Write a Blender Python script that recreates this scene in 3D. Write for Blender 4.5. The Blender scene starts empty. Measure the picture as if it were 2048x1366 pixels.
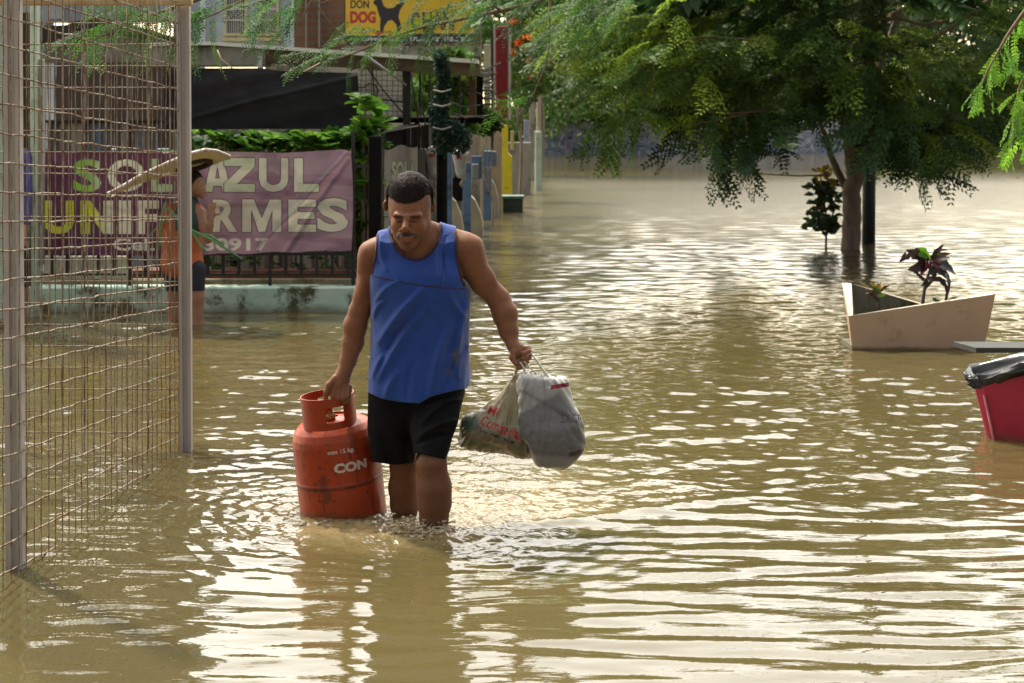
import bpy, math, random
import numpy as np
from mathutils import Vector, Matrix

# ------------------------------------------------------------------ camera, sky, sun, exposure
F = 3500.0      # focal length in pixels of the 2048 px wide photograph
CH = 1.5        # camera height above the flood water (z = 0)
HY = 230.0      # row of the horizon
SC = bpy.context.scene
COL = SC.collection
cam_d = bpy.data.cameras.new('camera')
cam = bpy.data.objects.new('camera', cam_d)
COL.objects.link(cam)
cam.location = (0, 0, CH)
cam.rotation_euler = (math.radians(90), 0, 0)
cam_d.sensor_width = 36
cam_d.lens = 36 * F / 2048
cam_d.shift_y = -(683 - HY) / 2048
cam_d.clip_start = 0.05
cam_d.clip_end = 3000
cam_d.dof.use_dof = True
cam_d.dof.focus_distance = 6.5
cam_d.dof.aperture_fstop = 7.1
SC.camera = cam

SUN_EL, SUN_AZ = 58.0, -38.0     # degrees; azimuth from +Y towards +X
w = bpy.data.worlds.new('World')
SC.world = w
w.use_nodes = True
nt = w.node_tree
bg = nt.nodes['Background']
sky = nt.nodes.new('ShaderNodeTexSky')
sky.sky_type = 'NISHITA'
sky.sun_disc = False
sky.sun_elevation = math.radians(SUN_EL)
sky.sun_rotation = math.radians(SUN_AZ)
sky.air_density = 1.0
sky.dust_density = 4.0
sky.ozone_density = 1.0
tc = nt.nodes.new('ShaderNodeTexCoord')
cl = nt.nodes.new('ShaderNodeTexNoise')
cl.inputs['Scale'].default_value = 2.2
cl.inputs['Detail'].default_value = 6
cr = nt.nodes.new('ShaderNodeValToRGB')
cr.color_ramp.elements[0].position = 0.30
cr.color_ramp.elements[0].color = (0.72, 0.72, 0.72, 1)
cr.color_ramp.elements[1].position = 0.62
cr.color_ramp.elements[1].color = (1, 1, 1, 1)
mx = nt.nodes.new('ShaderNodeMixRGB')
# sunlit haze and cloud: bright round the sun, much dimmer in the half of the sky away from it
sp = nt.nodes.new('ShaderNodeVectorMath'); sp.operation = 'DOT_PRODUCT'
sp.inputs[1].default_value = (-0.30, 0.86, 0.42)
mr = nt.nodes.new('ShaderNodeMapRange'); mr.interpolation_type = 'SMOOTHSTEP'
mr.inputs['From Min'].default_value = 0.05; mr.inputs['From Max'].default_value = 0.85
hz_ = nt.nodes.new('ShaderNodeMixRGB')
hz_.inputs[1].default_value = (3.6, 3.7, 3.8, 1)
wz = nt.nodes.new('ShaderNodeSeparateXYZ'); nt.links.new(tc.outputs['Generated'], wz.inputs[0])
wr = nt.nodes.new('ShaderNodeMapRange'); wr.inputs['From Min'].default_value = 0.06; wr.inputs['From Max'].default_value = 0.26
wc = nt.nodes.new('ShaderNodeMixRGB'); wc.inputs[1].default_value = (33.0, 27.5, 17.0, 1)      # warm haze low down
wc.inputs[2].default_value = (32.5, 31.5, 29.5, 1)
nt.links.new(wz.outputs['Z'], wr.inputs['Value']); nt.links.new(wr.outputs['Result'], wc.inputs[0]); nt.links.new(wc.outputs[0], hz_.inputs[2])
nt.links.new(tc.outputs['Generated'], sp.inputs[0]); nt.links.new(sp.outputs['Value'], mr.inputs['Value'])
nt.links.new(mr.outputs['Result'], hz_.inputs[0]); nt.links.new(hz_.outputs[0], mx.inputs[2])
nt.links.new(tc.outputs['Generated'], cl.inputs['Vector'])
nt.links.new(cl.outputs['Fac'], cr.inputs['Fac'])
nt.links.new(cr.outputs['Color'], mx.inputs['Fac'])
nt.links.new(sky.outputs['Color'], mx.inputs[1])
nt.links.new(mx.outputs['Color'], bg.inputs['Color'])
bg.inputs['Strength'].default_value = 0.13

sun_d = bpy.data.lights.new('sun', 'SUN')
sun_d.energy = 5.0
sun_d.angle = math.radians(3.0)
sun_d.color = (1.0, 0.93, 0.80)
sun = bpy.data.objects.new('sun', sun_d)
COL.objects.link(sun)
el, az = math.radians(SUN_EL), math.radians(SUN_AZ)
sdir = Vector((math.sin(az) * math.cos(el), math.cos(az) * math.cos(el), math.sin(el)))
sun.rotation_euler = sdir.to_track_quat('Z', 'Y').to_euler()
SC.view_settings.view_transform = 'Standard'
SC.view_settings.look = 'None'
SC.view_settings.exposure = 0.15
SC.view_settings.gamma = 1.0
SC.render.engine = 'CYCLES'

rng = np.random.default_rng(7)
random.seed(7)

# ------------------------------------------------------------------ helpers
def P(px, py, Y):
    return ((px - 1024) * Y / F, Y, CH - (py - HY) * Y / F)
def YW(py):
    return CH * F / (py - HY)

OFF = {}
def tag(o, label=None, cat=None, group=None, kind=None):
    if label: o['label'] = label
    if cat: o['category'] = cat
    if group: o['group'] = group
    if kind: o['kind'] = kind
    return o
def empty(name, loc, label, cat, group=None):
    o = bpy.data.objects.new(name, None)
    COL.objects.link(o)
    o.location = loc
    o.empty_display_size = 0.1
    OFF[o.name] = np.array(loc, float)
    return tag(o, label, cat, group)
def mesh_obj(name, V, Fc, mat=None, parent=None, cols=None, smooth=True, mids=None, label=None):
    """V (n,3) world coordinates; Fc list of polygons or an (m,k) array."""
    V = np.asarray(V, dtype=np.float64).reshape(-1, 3)
    off = OFF[parent.name] if parent is not None else np.zeros(3)
    me = bpy.data.meshes.new(name)
    Vl = (V - off).astype(np.float32)
    if isinstance(Fc, np.ndarray):
        m, k = Fc.shape
        me.vertices.add(len(Vl)); me.vertices.foreach_set('co', Vl.ravel())
        me.loops.add(m * k); me.loops.foreach_set('vertex_index', Fc.astype(np.int32).ravel())
        me.polygons.add(m)
        me.polygons.foreach_set('loop_start', np.arange(0, m * k, k, dtype=np.int32))
        me.update(calc_edges=True)
    else:
        me.from_pydata(Vl.tolist(), [], [tuple(int(i) for i in f) for f in Fc])
    if cols is not None:
        a = me.color_attributes.new('Col', 'FLOAT_COLOR', 'POINT')
        c = np.ones((len(Vl), 4), np.float32); c[:, :3] = cols
        a.data.foreach_set('color', c.ravel())
    ms = mat if isinstance(mat, (list, tuple)) else [mat]
    for q in ms:
        if q is not None: me.materials.append(q)
    if mids is not None:
        me.polygons.foreach_set('material_index', np.asarray(mids, np.int32))
    me.polygons.foreach_set('use_smooth', np.full(len(me.polygons), bool(smooth)))
    me.update()
    o = bpy.data.objects.new(name, me)
    COL.objects.link(o)
    if parent is not None: o.parent = parent
    OFF[o.name] = off
    if label: o['label'] = label
    return o

class MB:
    """collects simple shapes in world coordinates into one mesh"""
    def __init__(s): s.v = []; s.f = []; s.n = 0; s.m = []; s.cur = 0
    def add(s, V, Fc):
        V = np.asarray(V, float).reshape(-1, 3)
        s.v.append(V)
        for f in Fc: s.f.append(tuple(int(i) + s.n for i in f)); s.m.append(s.cur)
        s.n += len(V); return s
    def box(s, x0, x1, y0, y1, z0, z1, bev=0.0):
        b = min(bev, (x1-x0)*.3, (y1-y0)*.3, (z1-z0)*.3)
        if b <= 0:
            V = [(x, y, z) for x in (x0, x1) for y in (y0, y1) for z in (z0, z1)]
            return s.add(V, [(0,1,3,2),(4,6,7,5),(0,4,5,1),(2,3,7,6),(0,2,6,4),(1,5,7,3)])
        V = []; idx = {}
        for ix, x in enumerate((x0, x1)):
            for iy, y in enumerate((y0, y1)):
                for iz, z in enumerate((z0, z1)):
                    sx, sy, sz = (1, -1)[ix], (1, -1)[iy], (1, -1)[iz]
                    for a, p in (('x', (x, y+sy*b, z+sz*b)), ('y', (x+sx*b, y, z+sz*b)), ('z', (x+sx*b, y+sy*b, z))):
                        idx[(ix, iy, iz, a)] = len(V); V.append(p)
        Fc = []
        g = lambda i, j, k, a: idx[(i, j, k, a)]
        for i in (0, 1):
            q = [g(i,0,0,'x'), g(i,1,0,'x'), g(i,1,1,'x'), g(i,0,1,'x')]; Fc.append(q[::-1] if i == 0 else q)
            q = [g(0,i,0,'y'), g(1,i,0,'y'), g(1,i,1,'y'), g(0,i,1,'y')]; Fc.append(q if i == 0 else q[::-1])
            q = [g(0,0,i,'z'), g(1,0,i,'z'), g(1,1,i,'z'), g(0,1,i,'z')]; Fc.append(q[::-1] if i == 0 else q)
        for i in (0, 1):
            for j in (0, 1):
                q = [g(i,j,0,'x'), g(i,j,1,'x'), g(i,j,1,'y'), g(i,j,0,'y')]; Fc.append(q if (i+j) % 2 == 0 else q[::-1])
                q = [g(i,0,j,'x'), g(i,0,j,'z'), g(i,1,j,'z'), g(i,1,j,'x')]; Fc.append(q if (i+j) % 2 == 0 else q[::-1])
                q = [g(0,i,j,'y'), g(1,i,j,'y'), g(1,i,j,'z'), g(0,i,j,'z')]; Fc.append(q if (i+j) % 2 == 0 else q[::-1])
        for i in (0, 1):
            for j in (0, 1):
                for k in (0, 1):
                    q = [g(i,j,k,'x'), g(i,j,k,'y'), g(i,j,k,'z')]
                    Fc.append(q if (i+j+k) % 2 == 0 else q[::-1])
        return s.add(V, Fc)
    def pbox(s, x0, x1, y0, y1, Y, dep=0.1, bev=0.0):
        """box whose front face covers photo pixels x0..x1, y0..y1 at distance Y"""
        a = P(x0, y1, Y); b = P(x1, y0, Y)
        return s.box(a[0], b[0], Y, Y + dep, a[2], b[2], bev)
    def prism(s, poly, dep):
        """poly: world points (front face), extruded along +Y"""
        n = len(poly)
        V = [tuple(p) for p in poly] + [(p[0], p[1] + dep, p[2]) for p in poly]
        Fc = [tuple(range(n)), tuple(range(2*n-1, n-1, -1))]
        for i in range(n):
            j = (i+1) % n; Fc.append((i, i+n, j+n, j))
        return s.add(V, Fc)
    def tube(s, pts, rad, n=8, cap=True, flat=1.0):
        pts = np.asarray(pts, float); m = len(pts)
        rad = np.full(m, rad, float) if np.isscalar(rad) else np.asarray(rad, float)
        t = np.gradient(pts, axis=0) if m > 2 else np.repeat((pts[1:]-pts[:1]), 2, 0)
        t /= np.linalg.norm(t, axis=1)[:, None] + 1e-12
        up = np.array([0, 0, 1.0]) if abs(t[0][2]) < .9 else np.array([0, 1.0, 0])
        V = []; u = np.cross(up, t[0]); u /= np.linalg.norm(u)
        for i in range(m):
            u = u - t[i]*np.dot(u, t[i]); u /= np.linalg.norm(u) + 1e-12
            v = np.cross(t[i], u)
            for k in range(n):
                a = 2*math.pi*k/n
                V.append(pts[i] + rad[i]*(math.cos(a)*u + flat*math.sin(a)*v))
        Fc = []
        for i in range(m-1):
            for k in range(n):
                k2 = (k+1) % n
                Fc.append((i*n+k, i*n+k2, (i+1)*n+k2, (i+1)*n+k))
        if cap:
            Fc.append(tuple(range(n-1, -1, -1))); Fc.append(tuple((m-1)*n+k for k in range(n)))
        return s.add(V, Fc)
    def lathe(s, prof, c, n=32, axis=None):
        """prof: list of (r, h); c centre; axis: Matrix 3x3 turning +Z"""
        V = []
        for r, h in prof:
            for k in range(n):
                a = 2*math.pi*k/n
                V.append((r*math.cos(a), r*math.sin(a), h))
        V = np.array(V)
        if axis is not None: V = V @ np.array(axis).T
        V = V + np.array(c)
        Fc = []
        for i in range(len(prof)-1):
            for k in range(n):
                k2 = (k+1) % n
                Fc.append((i*n+k, i*n+k2, (i+1)*n+k2, (i+1)*n+k))
        return s.add(V, Fc)
    def build(s, name, mat, parent=None, smooth=False, label=None):
        V = np.concatenate(s.v) if s.v else np.zeros((0, 3))
        return mesh_obj(name, V, s.f, mat, parent, smooth=smooth, mids=s.m if isinstance(mat, list) else None, label=label)

# ------------------------------------------------------------------ materials
def _mat(name):
    m = bpy.data.materials.new(name); m.use_nodes = True
    nt = m.node_tree; return m, nt, nt.nodes['Principled BSDF']
def pmat(name, c1, c2=None, scale=6.0, rough=0.7, metal=0.0, bump=0.0, bscale=None, detail=5, lo=0.35, hi=0.65,
         stretch=(1,1,1), attr=False, spec=0.5, trans=0.0, stain=None, sscale=2.0, slo=0.5, shi=0.65, sss=0.0, sheen=0.0, coat=0.0, tide=None):
    m, nt, b = _mat(name); N = nt.nodes.new; L = nt.links.new
    tc = N('ShaderNodeTexCoord'); mp = N('ShaderNodeMapping'); mp.inputs['Scale'].default_value = stretch
    L(tc.outputs['Object'], mp.inputs['Vector'])
    no = N('ShaderNodeTexNoise'); no.inputs['Scale'].default_value = scale; no.inputs['Detail'].default_value = detail
    no.inputs['Roughness'].default_value = 0.6
    L(mp.outputs[0], no.inputs['Vector'])
    cr = N('ShaderNodeValToRGB'); L(no.outputs['Fac'], cr.inputs['Fac'])
    cr.color_ramp.elements[0].position = lo; cr.color_ramp.elements[1].position = hi
    if attr:
        c2 = c2 or (0.8, 0.8, 0.8)
        cr.color_ramp.elements[0].color = (*c2, 1); cr.color_ramp.elements[1].color = (1, 1, 1, 1)
        at = N('ShaderNodeAttribute'); at.attribute_name = 'Col'
        mm = N('ShaderNodeMixRGB'); mm.blend_type = 'MULTIPLY'; mm.inputs[0].default_value = 1
        L(at.outputs['Color'], mm.inputs[1]); L(cr.outputs['Color'], mm.inputs[2]); out = mm.outputs[0]
    else:
        c2 = c2 or tuple(x*0.8 for x in c1)
        cr.color_ramp.elements[0].color = (*c1, 1); cr.color_ramp.elements[1].color = (*c2, 1)
        out = cr.outputs['Color']
    if stain is not None:
        n2 = N('ShaderNodeTexNoise'); n2.inputs['Scale'].default_value = sscale; n2.inputs['Detail'].default_value = 8
        n2.inputs['Roughness'].default_value = 0.7
        L(mp.outputs[0], n2.inputs['Vector'])
        r2 = N('ShaderNodeValToRGB'); L(n2.outputs['Fac'], r2.inputs['Fac'])
        r2.color_ramp.elements[0].position = slo; r2.color_ramp.elements[1].position = shi
        r2.color_ramp.elements[0].color = (0, 0, 0, 1); r2.color_ramp.elements[1].color = (1, 1, 1, 1)
        ms = N('ShaderNodeMixRGB'); ms.inputs[2].default_value = (*stain, 1)
        L(r2.outputs['Color'], ms.inputs[0]); L(out, ms.inputs[1]); out = ms.outputs[0]
    if tide is not None:      # mud left by the flood just above the water
        ge = N('ShaderNodeNewGeometry'); sz = N('ShaderNodeSeparateXYZ'); L(ge.outputs['Position'], sz.inputs[0])
        nz = N('ShaderNodeTexNoise'); nz.inputs['Scale'].default_value = 9; nz.inputs['Detail'].default_value = 6; L(ge.outputs['Position'], nz.inputs['Vector'])
        a1 = N('ShaderNodeMath'); a1.operation = 'MULTIPLY_ADD'; a1.inputs[1].default_value = -tide[0]*1.1; L(nz.outputs['Fac'], a1.inputs[0]); L(sz.outputs['Z'], a1.inputs[2])
        mr_ = N('ShaderNodeMapRange'); mr_.inputs['From Min'].default_value = tide[0]*.15; mr_.inputs['From Max'].default_value = -tide[0]*.45
        mr_.inputs['To Min'].default_value = 0; mr_.inputs['To Max'].default_value = tide[2] if len(tide) > 2 else .75; L(a1.outputs[0], mr_.inputs['Value'])
        mt_ = N('ShaderNodeMixRGB'); mt_.inputs[2].default_value = (*tide[1], 1); L(mr_.outputs[0], mt_.inputs[0]); L(out, mt_.inputs[1]); out = mt_.outputs[0]
    L(out, b.inputs['Base Color'])
    b.inputs['Roughness'].default_value = rough; b.inputs['Metallic'].default_value = metal
    b.inputs['Specular IOR Level'].default_value = spec
    if sss:
        b.inputs['Subsurface Weight'].default_value = sss
        b.inputs['Subsurface Radius'].default_value = (1.0, 0.35, 0.2)
        b.inputs['Subsurface Scale'].default_value = 0.008
    if sheen: b.inputs['Sheen Weight'].default_value = sheen
    if coat: b.inputs['Coat Weight'].default_value = coat; b.inputs['Coat Roughness'].default_value = 0.15
    if bump:
        n3 = N('ShaderNodeTexNoise'); n3.inputs['Scale'].default_value = bscale or scale*4; n3.inputs['Detail'].default_value = 6
        L(mp.outputs[0], n3.inputs['Vector'])
        bp = N('ShaderNodeBump'); bp.inputs['Strength'].default_value = min(1, bump*20); bp.inputs['Distance'].default_value = bump
        L(n3.outputs['Fac'], bp.inputs['Height']); L(bp.outputs[0], b.inputs['Normal'])
    if trans:
        tr = N('ShaderNodeBsdfTranslucent'); L(out, tr.inputs['Color'])
        mxs = N('ShaderNodeMixShader'); mxs.inputs[0].default_value = trans
        o = nt.nodes['Material Output']
        L(b.outputs[0], mxs.inputs[1]); L(tr.outputs[0], mxs.inputs[2]); L(mxs.outputs[0], o.inputs['Surface'])
    return m

# ------------------------------------------------------------------ text painting on dense cloth / shells
def text_tris(txt, bold=0.0):
    cu = bpy.data.curves.new('t', 'FONT'); cu.body = txt; cu.offset = bold; cu.resolution_u = 3
    o = bpy.data.objects.new('t', cu); COL.objects.link(o)
    bpy.context.view_layer.update()
    dg = bpy.context.evaluated_depsgraph_get()
    me = o.evaluated_get(dg).to_mesh()
    me.calc_loop_triangles()
    V = np.array([v.co[:] for v in me.vertices])[:, :2]
    T = np.array([t.vertices[:] for t in me.loop_triangles])
    o.evaluated_get(dg).to_mesh_clear()
    bpy.data.objects.remove(o); bpy.data.curves.remove(cu)
    return V, T
def text_mask(txt, U, W, x0, x1, y0, y1, bold=0.0, grow=None):
    """boolean mask of the points (U,W) covered by txt stretched to the box; y1 is the top"""
    V, T = text_tris(txt, bold)
    base, _ = (V, T)
    mn, mxx = V.min(0), V.max(0)
    if grow is not None:      # outline: same letter layout, fatter strokes
        V0, _ = text_tris(txt, grow); mn, mxx = V0.min(0), V0.max(0)
    sx, sy = (x1-x0)/(mxx[0]-mn[0]), (y1-y0)/(mxx[1]-mn[1])
    V = np.stack([(V[:, 0]-mn[0])*sx + x0, (V[:, 1]-mn[1])*sy + y0], 1)
    out = np.zeros(U.shape, bool)
    m = (U >= V[:, 0].min()) & (U <= V[:, 0].max()) & (W >= V[:, 1].min()) & (W <= V[:, 1].max())
    ids = np.nonzero(m.ravel())[0]
    u = U.ravel()[ids]; q = W.ravel()[ids]; hit = np.zeros(len(ids), bool)
    for a, b, c in V[T]:
        k = np.nonzero((u >= min(a[0], b[0], c[0])) & (u <= max(a[0], b[0], c[0])) & (q >= min(a[1], b[1], c[1])) & (q <= max(a[1], b[1], c[1])))[0]
        if len(k) == 0: continue
        x = u[k]; y = q[k]
        d1 = (x-b[0])*(a[1]-b[1])-(a[0]-b[0])*(y-b[1])
        d2 = (x-c[0])*(b[1]-c[1])-(b[0]-c[0])*(y-c[1])
        d3 = (x-a[0])*(c[1]-a[1])-(c[0]-a[0])*(y-a[1])
        neg = (d1 < 0) | (d2 < 0) | (d3 < 0); pos = (d1 > 0) | (d2 > 0) | (d3 > 0)
        hit[k] |= ~(neg & pos)
    out.ravel()[ids] = hit
    return out
def grid_faces(nx, ny, wrap=False):
    i = np.arange(nx - (0 if wrap else 1)); j = np.arange(ny-1)
    I, J = np.meshgrid(i, j, indexing='ij'); I2 = (I+1) % nx
    return np.stack([I*ny+J, I2*ny+J, I2*ny+J+1, I*ny+J+1], -1).reshape(-1, 4)

# ------------------------------------------------------------------ value noise on arrays
def vnoise(X, Y, Z=None, seed=0):
    Z = np.zeros_like(X) if Z is None else Z
    xi, yi, zi = np.floor(X).astype(np.int64), np.floor(Y).astype(np.int64), np.floor(Z).astype(np.int64)
    xf, yf, zf = X-xi, Y-yi, Z-zi
    s = lambda t: t*t*(3-2*t)
    xf, yf, zf = s(xf), s(yf), s(zf)
    def h(a, b, c):
        n = (a*374761393 + b*668265263 + c*2147483647 + seed*1274126177) & 0xffffffff
        n = ((n ^ (n >> 13)) * 1274126177) & 0xffffffff
        return ((n ^ (n >> 16)) & 0xffff) / 65535.0
    r = 0
    for a in (0, 1):
        for b in (0, 1):
            for c in (0, 1):
                wt = (xf if a else 1-xf)*(yf if b else 1-yf)*(zf if c else 1-zf)
                r = r + wt*h(xi+a, yi+b, zi+c)
    return r
def fbm(X, Y, Z=None, oct=4, seed=0):
    r = 0; a = 0.5; f = 1.0
    for o in range(oct):
        r = r + a*(vnoise(X*f, Y*f, None if Z is None else Z*f, seed+o)*2-1); a *= 0.5; f *= 2.03
    return r

# ------------------------------------------------------------------ signed-distance bodies
def cone(a, b, ra, rb, k=0.02, fy=1.0, sub=False):
    a = np.array(a, float); b = np.array(b, float); r = max(ra, rb)*max(1, fy)
    return ('c', a, b, ra, rb, k, fy, sub, np.minimum(a, b)-r, np.maximum(a, b)+r)
def ell(c, r, k=0.02, tx=0.0, tz=0.0, sub=False, ty=0.0):
    c = np.array(c, float); r = np.array(r, float)*np.ones(3)
    M = np.array(Matrix.Rotation(math.radians(tz), 3, 'Z') @ Matrix.Rotation(math.radians(ty), 3, 'Y') @ Matrix.Rotation(math.radians(tx), 3, 'X'))
    R = max(r)
    return ('e', c, r, M, None, k, 1.0, sub, c-R, c+R)
def chain(pts, k=0.02, fy=1.0):
    return [cone(pts[i][0], pts[i+1][0], pts[i][1], pts[i+1][1], k, fy) for i in range(len(pts)-1)]
def sdf_prims(prims, Q, marg=0.08):
    d = np.full(len(Q), 0.5)
    for p in prims:
        lo, hi = p[8]-marg, p[9]+marg
        m = np.nonzero(((Q > lo) & (Q < hi)).all(1))[0]
        if len(m) == 0: continue
        q = Q[m]
        if p[0] == 'c':
            a, b, ra, rb, k, fy = p[1], p[2], p[3], p[4], p[5], p[6]
            sc = np.array([1, 1/fy, 1])
            pa = (q-a)*sc; ba = (b-a)*sc
            t = np.clip(pa@ba/(ba@ba+1e-12), 0, 1)
            e = np.linalg.norm(pa - t[:, None]*ba, axis=1) - (ra+t*(rb-ra))
            if fy < 1: e = e*fy**0.5
        else:
            c, r, M, k = p[1], p[2], p[3], p[5]
            l = (q-c)@M
            k0 = np.linalg.norm(l/r, axis=1); k1 = np.linalg.norm(l/(r*r), axis=1)+1e-9
            e = k0*(k0-1)/k1
        dm = d[m]
        if p[7]:
            hh = np.clip(0.5-0.5*(dm+e)/k, 0, 1)
            d[m] = dm*(1-hh) - e*hh + k*hh*(1-hh)
        else:
            hh = np.clip(0.5+0.5*(e-dm)/k, 0, 1)
            d[m] = e*(1-hh) + dm*hh - k*hh*(1-hh)
    return d
def surf_nets(sdf, lo, hi, h, B=8):
    lo = np.array(lo, float); nb = np.ceil((np.array(hi)-lo)/h/B).astype(int); n = nb*B
    g = np.stack(np.meshgrid(*[np.arange(k) for k in nb], indexing='ij'), -1).reshape(-1, 3)
    cen = lo + (g+0.5)*B*h
    d = sdf(cen)
    act = np.abs(d) < B*h*0.87*1.5 + 0.01
    G = np.where(d < 0, -1.0, 1.0).astype(np.float32).reshape(nb)
    G = G.repeat(B, 0).repeat(B, 1).repeat(B, 2)
    G = np.pad(G, ((0, 1), (0, 1), (0, 1)), mode='edge')
    loc = np.stack(np.meshgrid(*[np.arange(B)]*3, indexing='ij'), -1).reshape(-1, 3)
    ga = g[act]
    for s in range(0, len(ga), 800):
        idx = (ga[s:s+800, None, :]*B + loc[None]).reshape(-1, 3)
        G[idx[:, 0], idx[:, 1], idx[:, 2]] = sdf(lo + idx*h)
    S = G < 0
    cnt = np.zeros(n, np.int8)
    for a in (0, 1):
        for b in (0, 1):
            for c in (0, 1):
                cnt += S[a:n[0]+a, b:n[1]+b, c:n[2]+c]
    ac = np.argwhere((cnt > 0) & (cnt < 8))
    idm = np.full(n, -1, np.int32); idm[ac[:, 0], ac[:, 1], ac[:, 2]] = np.arange(len(ac))
    sm = np.zeros((len(ac), 3)); ct = np.zeros(len(ac))
    cs = [np.array(c) for c in ((0,0,0),(1,0,0),(0,1,0),(1,1,0),(0,0,1),(1,0,1),(0,1,1),(1,1,1))]
    for i, j in ((0,1),(2,3),(4,5),(6,7),(0,2),(1,3),(4,6),(5,7),(0,4),(1,5),(2,6),(3,7)):
        A = ac+cs[i]; Bq = ac+cs[j]
        va = G[A[:, 0], A[:, 1], A[:, 2]]; vb = G[Bq[:, 0], Bq[:, 1], Bq[:, 2]]
        m = (va < 0) != (vb < 0)
        t = (va/(va-vb+1e-20))[:, None]
        sm[m] += (A + t*(Bq-A))[m]; ct[m] += 1
    V = lo + sm/ct[:, None]*h
    Fs = []
    for ax in range(3):
        e = np.zeros(3, int); e[ax] = 1; u, v = [np.eye(3, dtype=int)[k] for k in ((ax+1) % 3, (ax+2) % 3)]
        s0 = S[:n[0], :n[1], :n[2]]; s1 = S[e[0]:n[0]+e[0], e[1]:n[1]+e[1], e[2]:n[2]+e[2]]
        E = np.argwhere(s0 != s1)
        E = E[(E[:, (ax+1) % 3] > 0) & (E[:, (ax+2) % 3] > 0)]
        q = np.stack([idm[tuple((E-u-v).T)], idm[tuple((E-v).T)], idm[tuple(E.T)], idm[tuple((E-u).T)]], 1)
        fl = ~S[E[:, 0], E[:, 1], E[:, 2]]
        q[fl] = q[fl][:, ::-1]
        Fs.append(q[(q >= 0).all(1)])
    return V, np.concatenate(Fs)
def sdf_hit(sdf, px, py, y0, y1, n=400):
    """first surface met along the line of sight through a pixel"""
    t = np.linspace(y0, y1, n)
    Q = np.stack([(px-1024)*t/F, t, CH-(py-HY)*t/F], 1)
    d = sdf(Q); k = np.nonzero(d < 0)[0]
    i = k[0] if len(k) else int(np.argmin(d))
    return Q[i]
# ------------------------------------------------------------------ ground and flood water
ground = mesh_obj('ground', [(-700, -60, -0.62), (700, -60, -0.62), (700, 1400, -0.62), (-700, 1400, -0.62)], [(0, 1, 2, 3)],
    pmat('mud', (0.16, 0.11, 0.06), (0.10, 0.07, 0.04), 3.0, 0.95), smooth=False)
tag(ground, kind='structure')

YM = 6.4                       # distance of the man
MX, MY = (838-1024)*YM/F, YM   # where his legs enter the water
def water_height(X, Y, dy):
    H = np.zeros_like(X)
    r = np.random.default_rng(11)
    # calm ripples running towards the camera and smaller cross ripples
    patch = 0.70 + 0.6*vnoise(X*1.3, Y*0.8, seed=3)
    wob = 0.35*fbm(X*1.6, Y*1.6, oct=3, seed=8)
    far_ = np.clip((Y-6.0)/1.6, 0, 1)
    for fld in (0, 1):
        wgt = (1-far_) if fld == 0 else far_
        for i in range(34 if fld == 0 else 44):
            lam = (0.085*(1.036**i)) if fld == 0 else 0.07*(1.05**i)
            th = r.normal(0, 0.19 if fld == 0 else 0.62)
            k = 2*math.pi/lam
            ph = r.uniform(0, 6.28)
            slope = 0.0120*(1.0 if lam > 0.12 else 0.7) if fld == 0 else 0.0185*(1.0 if lam < 0.3 else 0.6)
            A = slope/k*np.clip((lam/(2.0*dy)-1), 0, 1)
            H += A*np.sin(k*(X*math.sin(th) + (Y+wob*lam*1.2)*math.cos(th)) + ph)*patch*wgt
    # wake around the man: a V shaped crest opening behind him and churned water inside it
    dx, dyy = X-MX-0.05, Y-(MY-0.15)
    rr = np.hypot(dx, dyy*1.0)
    ax = np.abs(dx)
    crest = dyy - (0.42*ax + 0.10*ax*ax)
    side = np.exp(-(crest/0.07)**2)*np.clip(1.0-ax/3.2, 0, 1)*np.clip(ax/0.3, 0, 1)
    H += 0.010*side
    for q, amp in ((0.17, .004), (0.33, .003), (0.5, .002)):
        H += amp*np.exp(-((crest-q)/0.05)**2)*np.clip(1-ax/2.2, 0, 1)
    churn = np.clip(1-np.abs(dx-0.12)/1.35, 0, 1)*np.clip((crest+0.02)/0.12, 0, 1)*np.clip(1.6-dyy*0.75, 0, 1)
    near = np.exp(-(np.hypot(dx+0.10, (Y-MY)*1.2)/0.42)**2)
    c = churn*0.0042+near*0.010
    H += 0.016*np.exp(-((dx+.12)/.40)**2-((Y-MY+.20)/.055)**2)*(.6+.8*vnoise(X*14, Y*14, seed=33))
    H += c*(fbm(X*34, Y*30, oct=3, seed=21) + 0.8*fbm(X*70, Y*60, oct=2, seed=22))*np.clip((0.03/(1.5*dy)), 0, 1)
    # ripples round the cylinder and the legs
    for cx, cy, a in ((-0.63, YM+0.18, .004), (MX+.05, YM-.08, .004), (MX-.06, YM+.12, .003)):
        q = np.hypot(X-cx, Y-cy)
        H += a*np.exp(-q/0.35)*np.sin(q*2*math.pi/0.085)
    # ring ripples round the planter and the bin
    for cx, cy, a in (((1830-1024)*11.3/F, 11.4, .0022), ((2040-1024)*8.2/F, 8.3, .0025), (-1.6, 5.8, .0012)):
        q = np.hypot(X-cx, Y-cy)
        H += a*np.exp(-q/0.9)*np.sin(q*2*math.pi/0.16)
    return H
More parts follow.
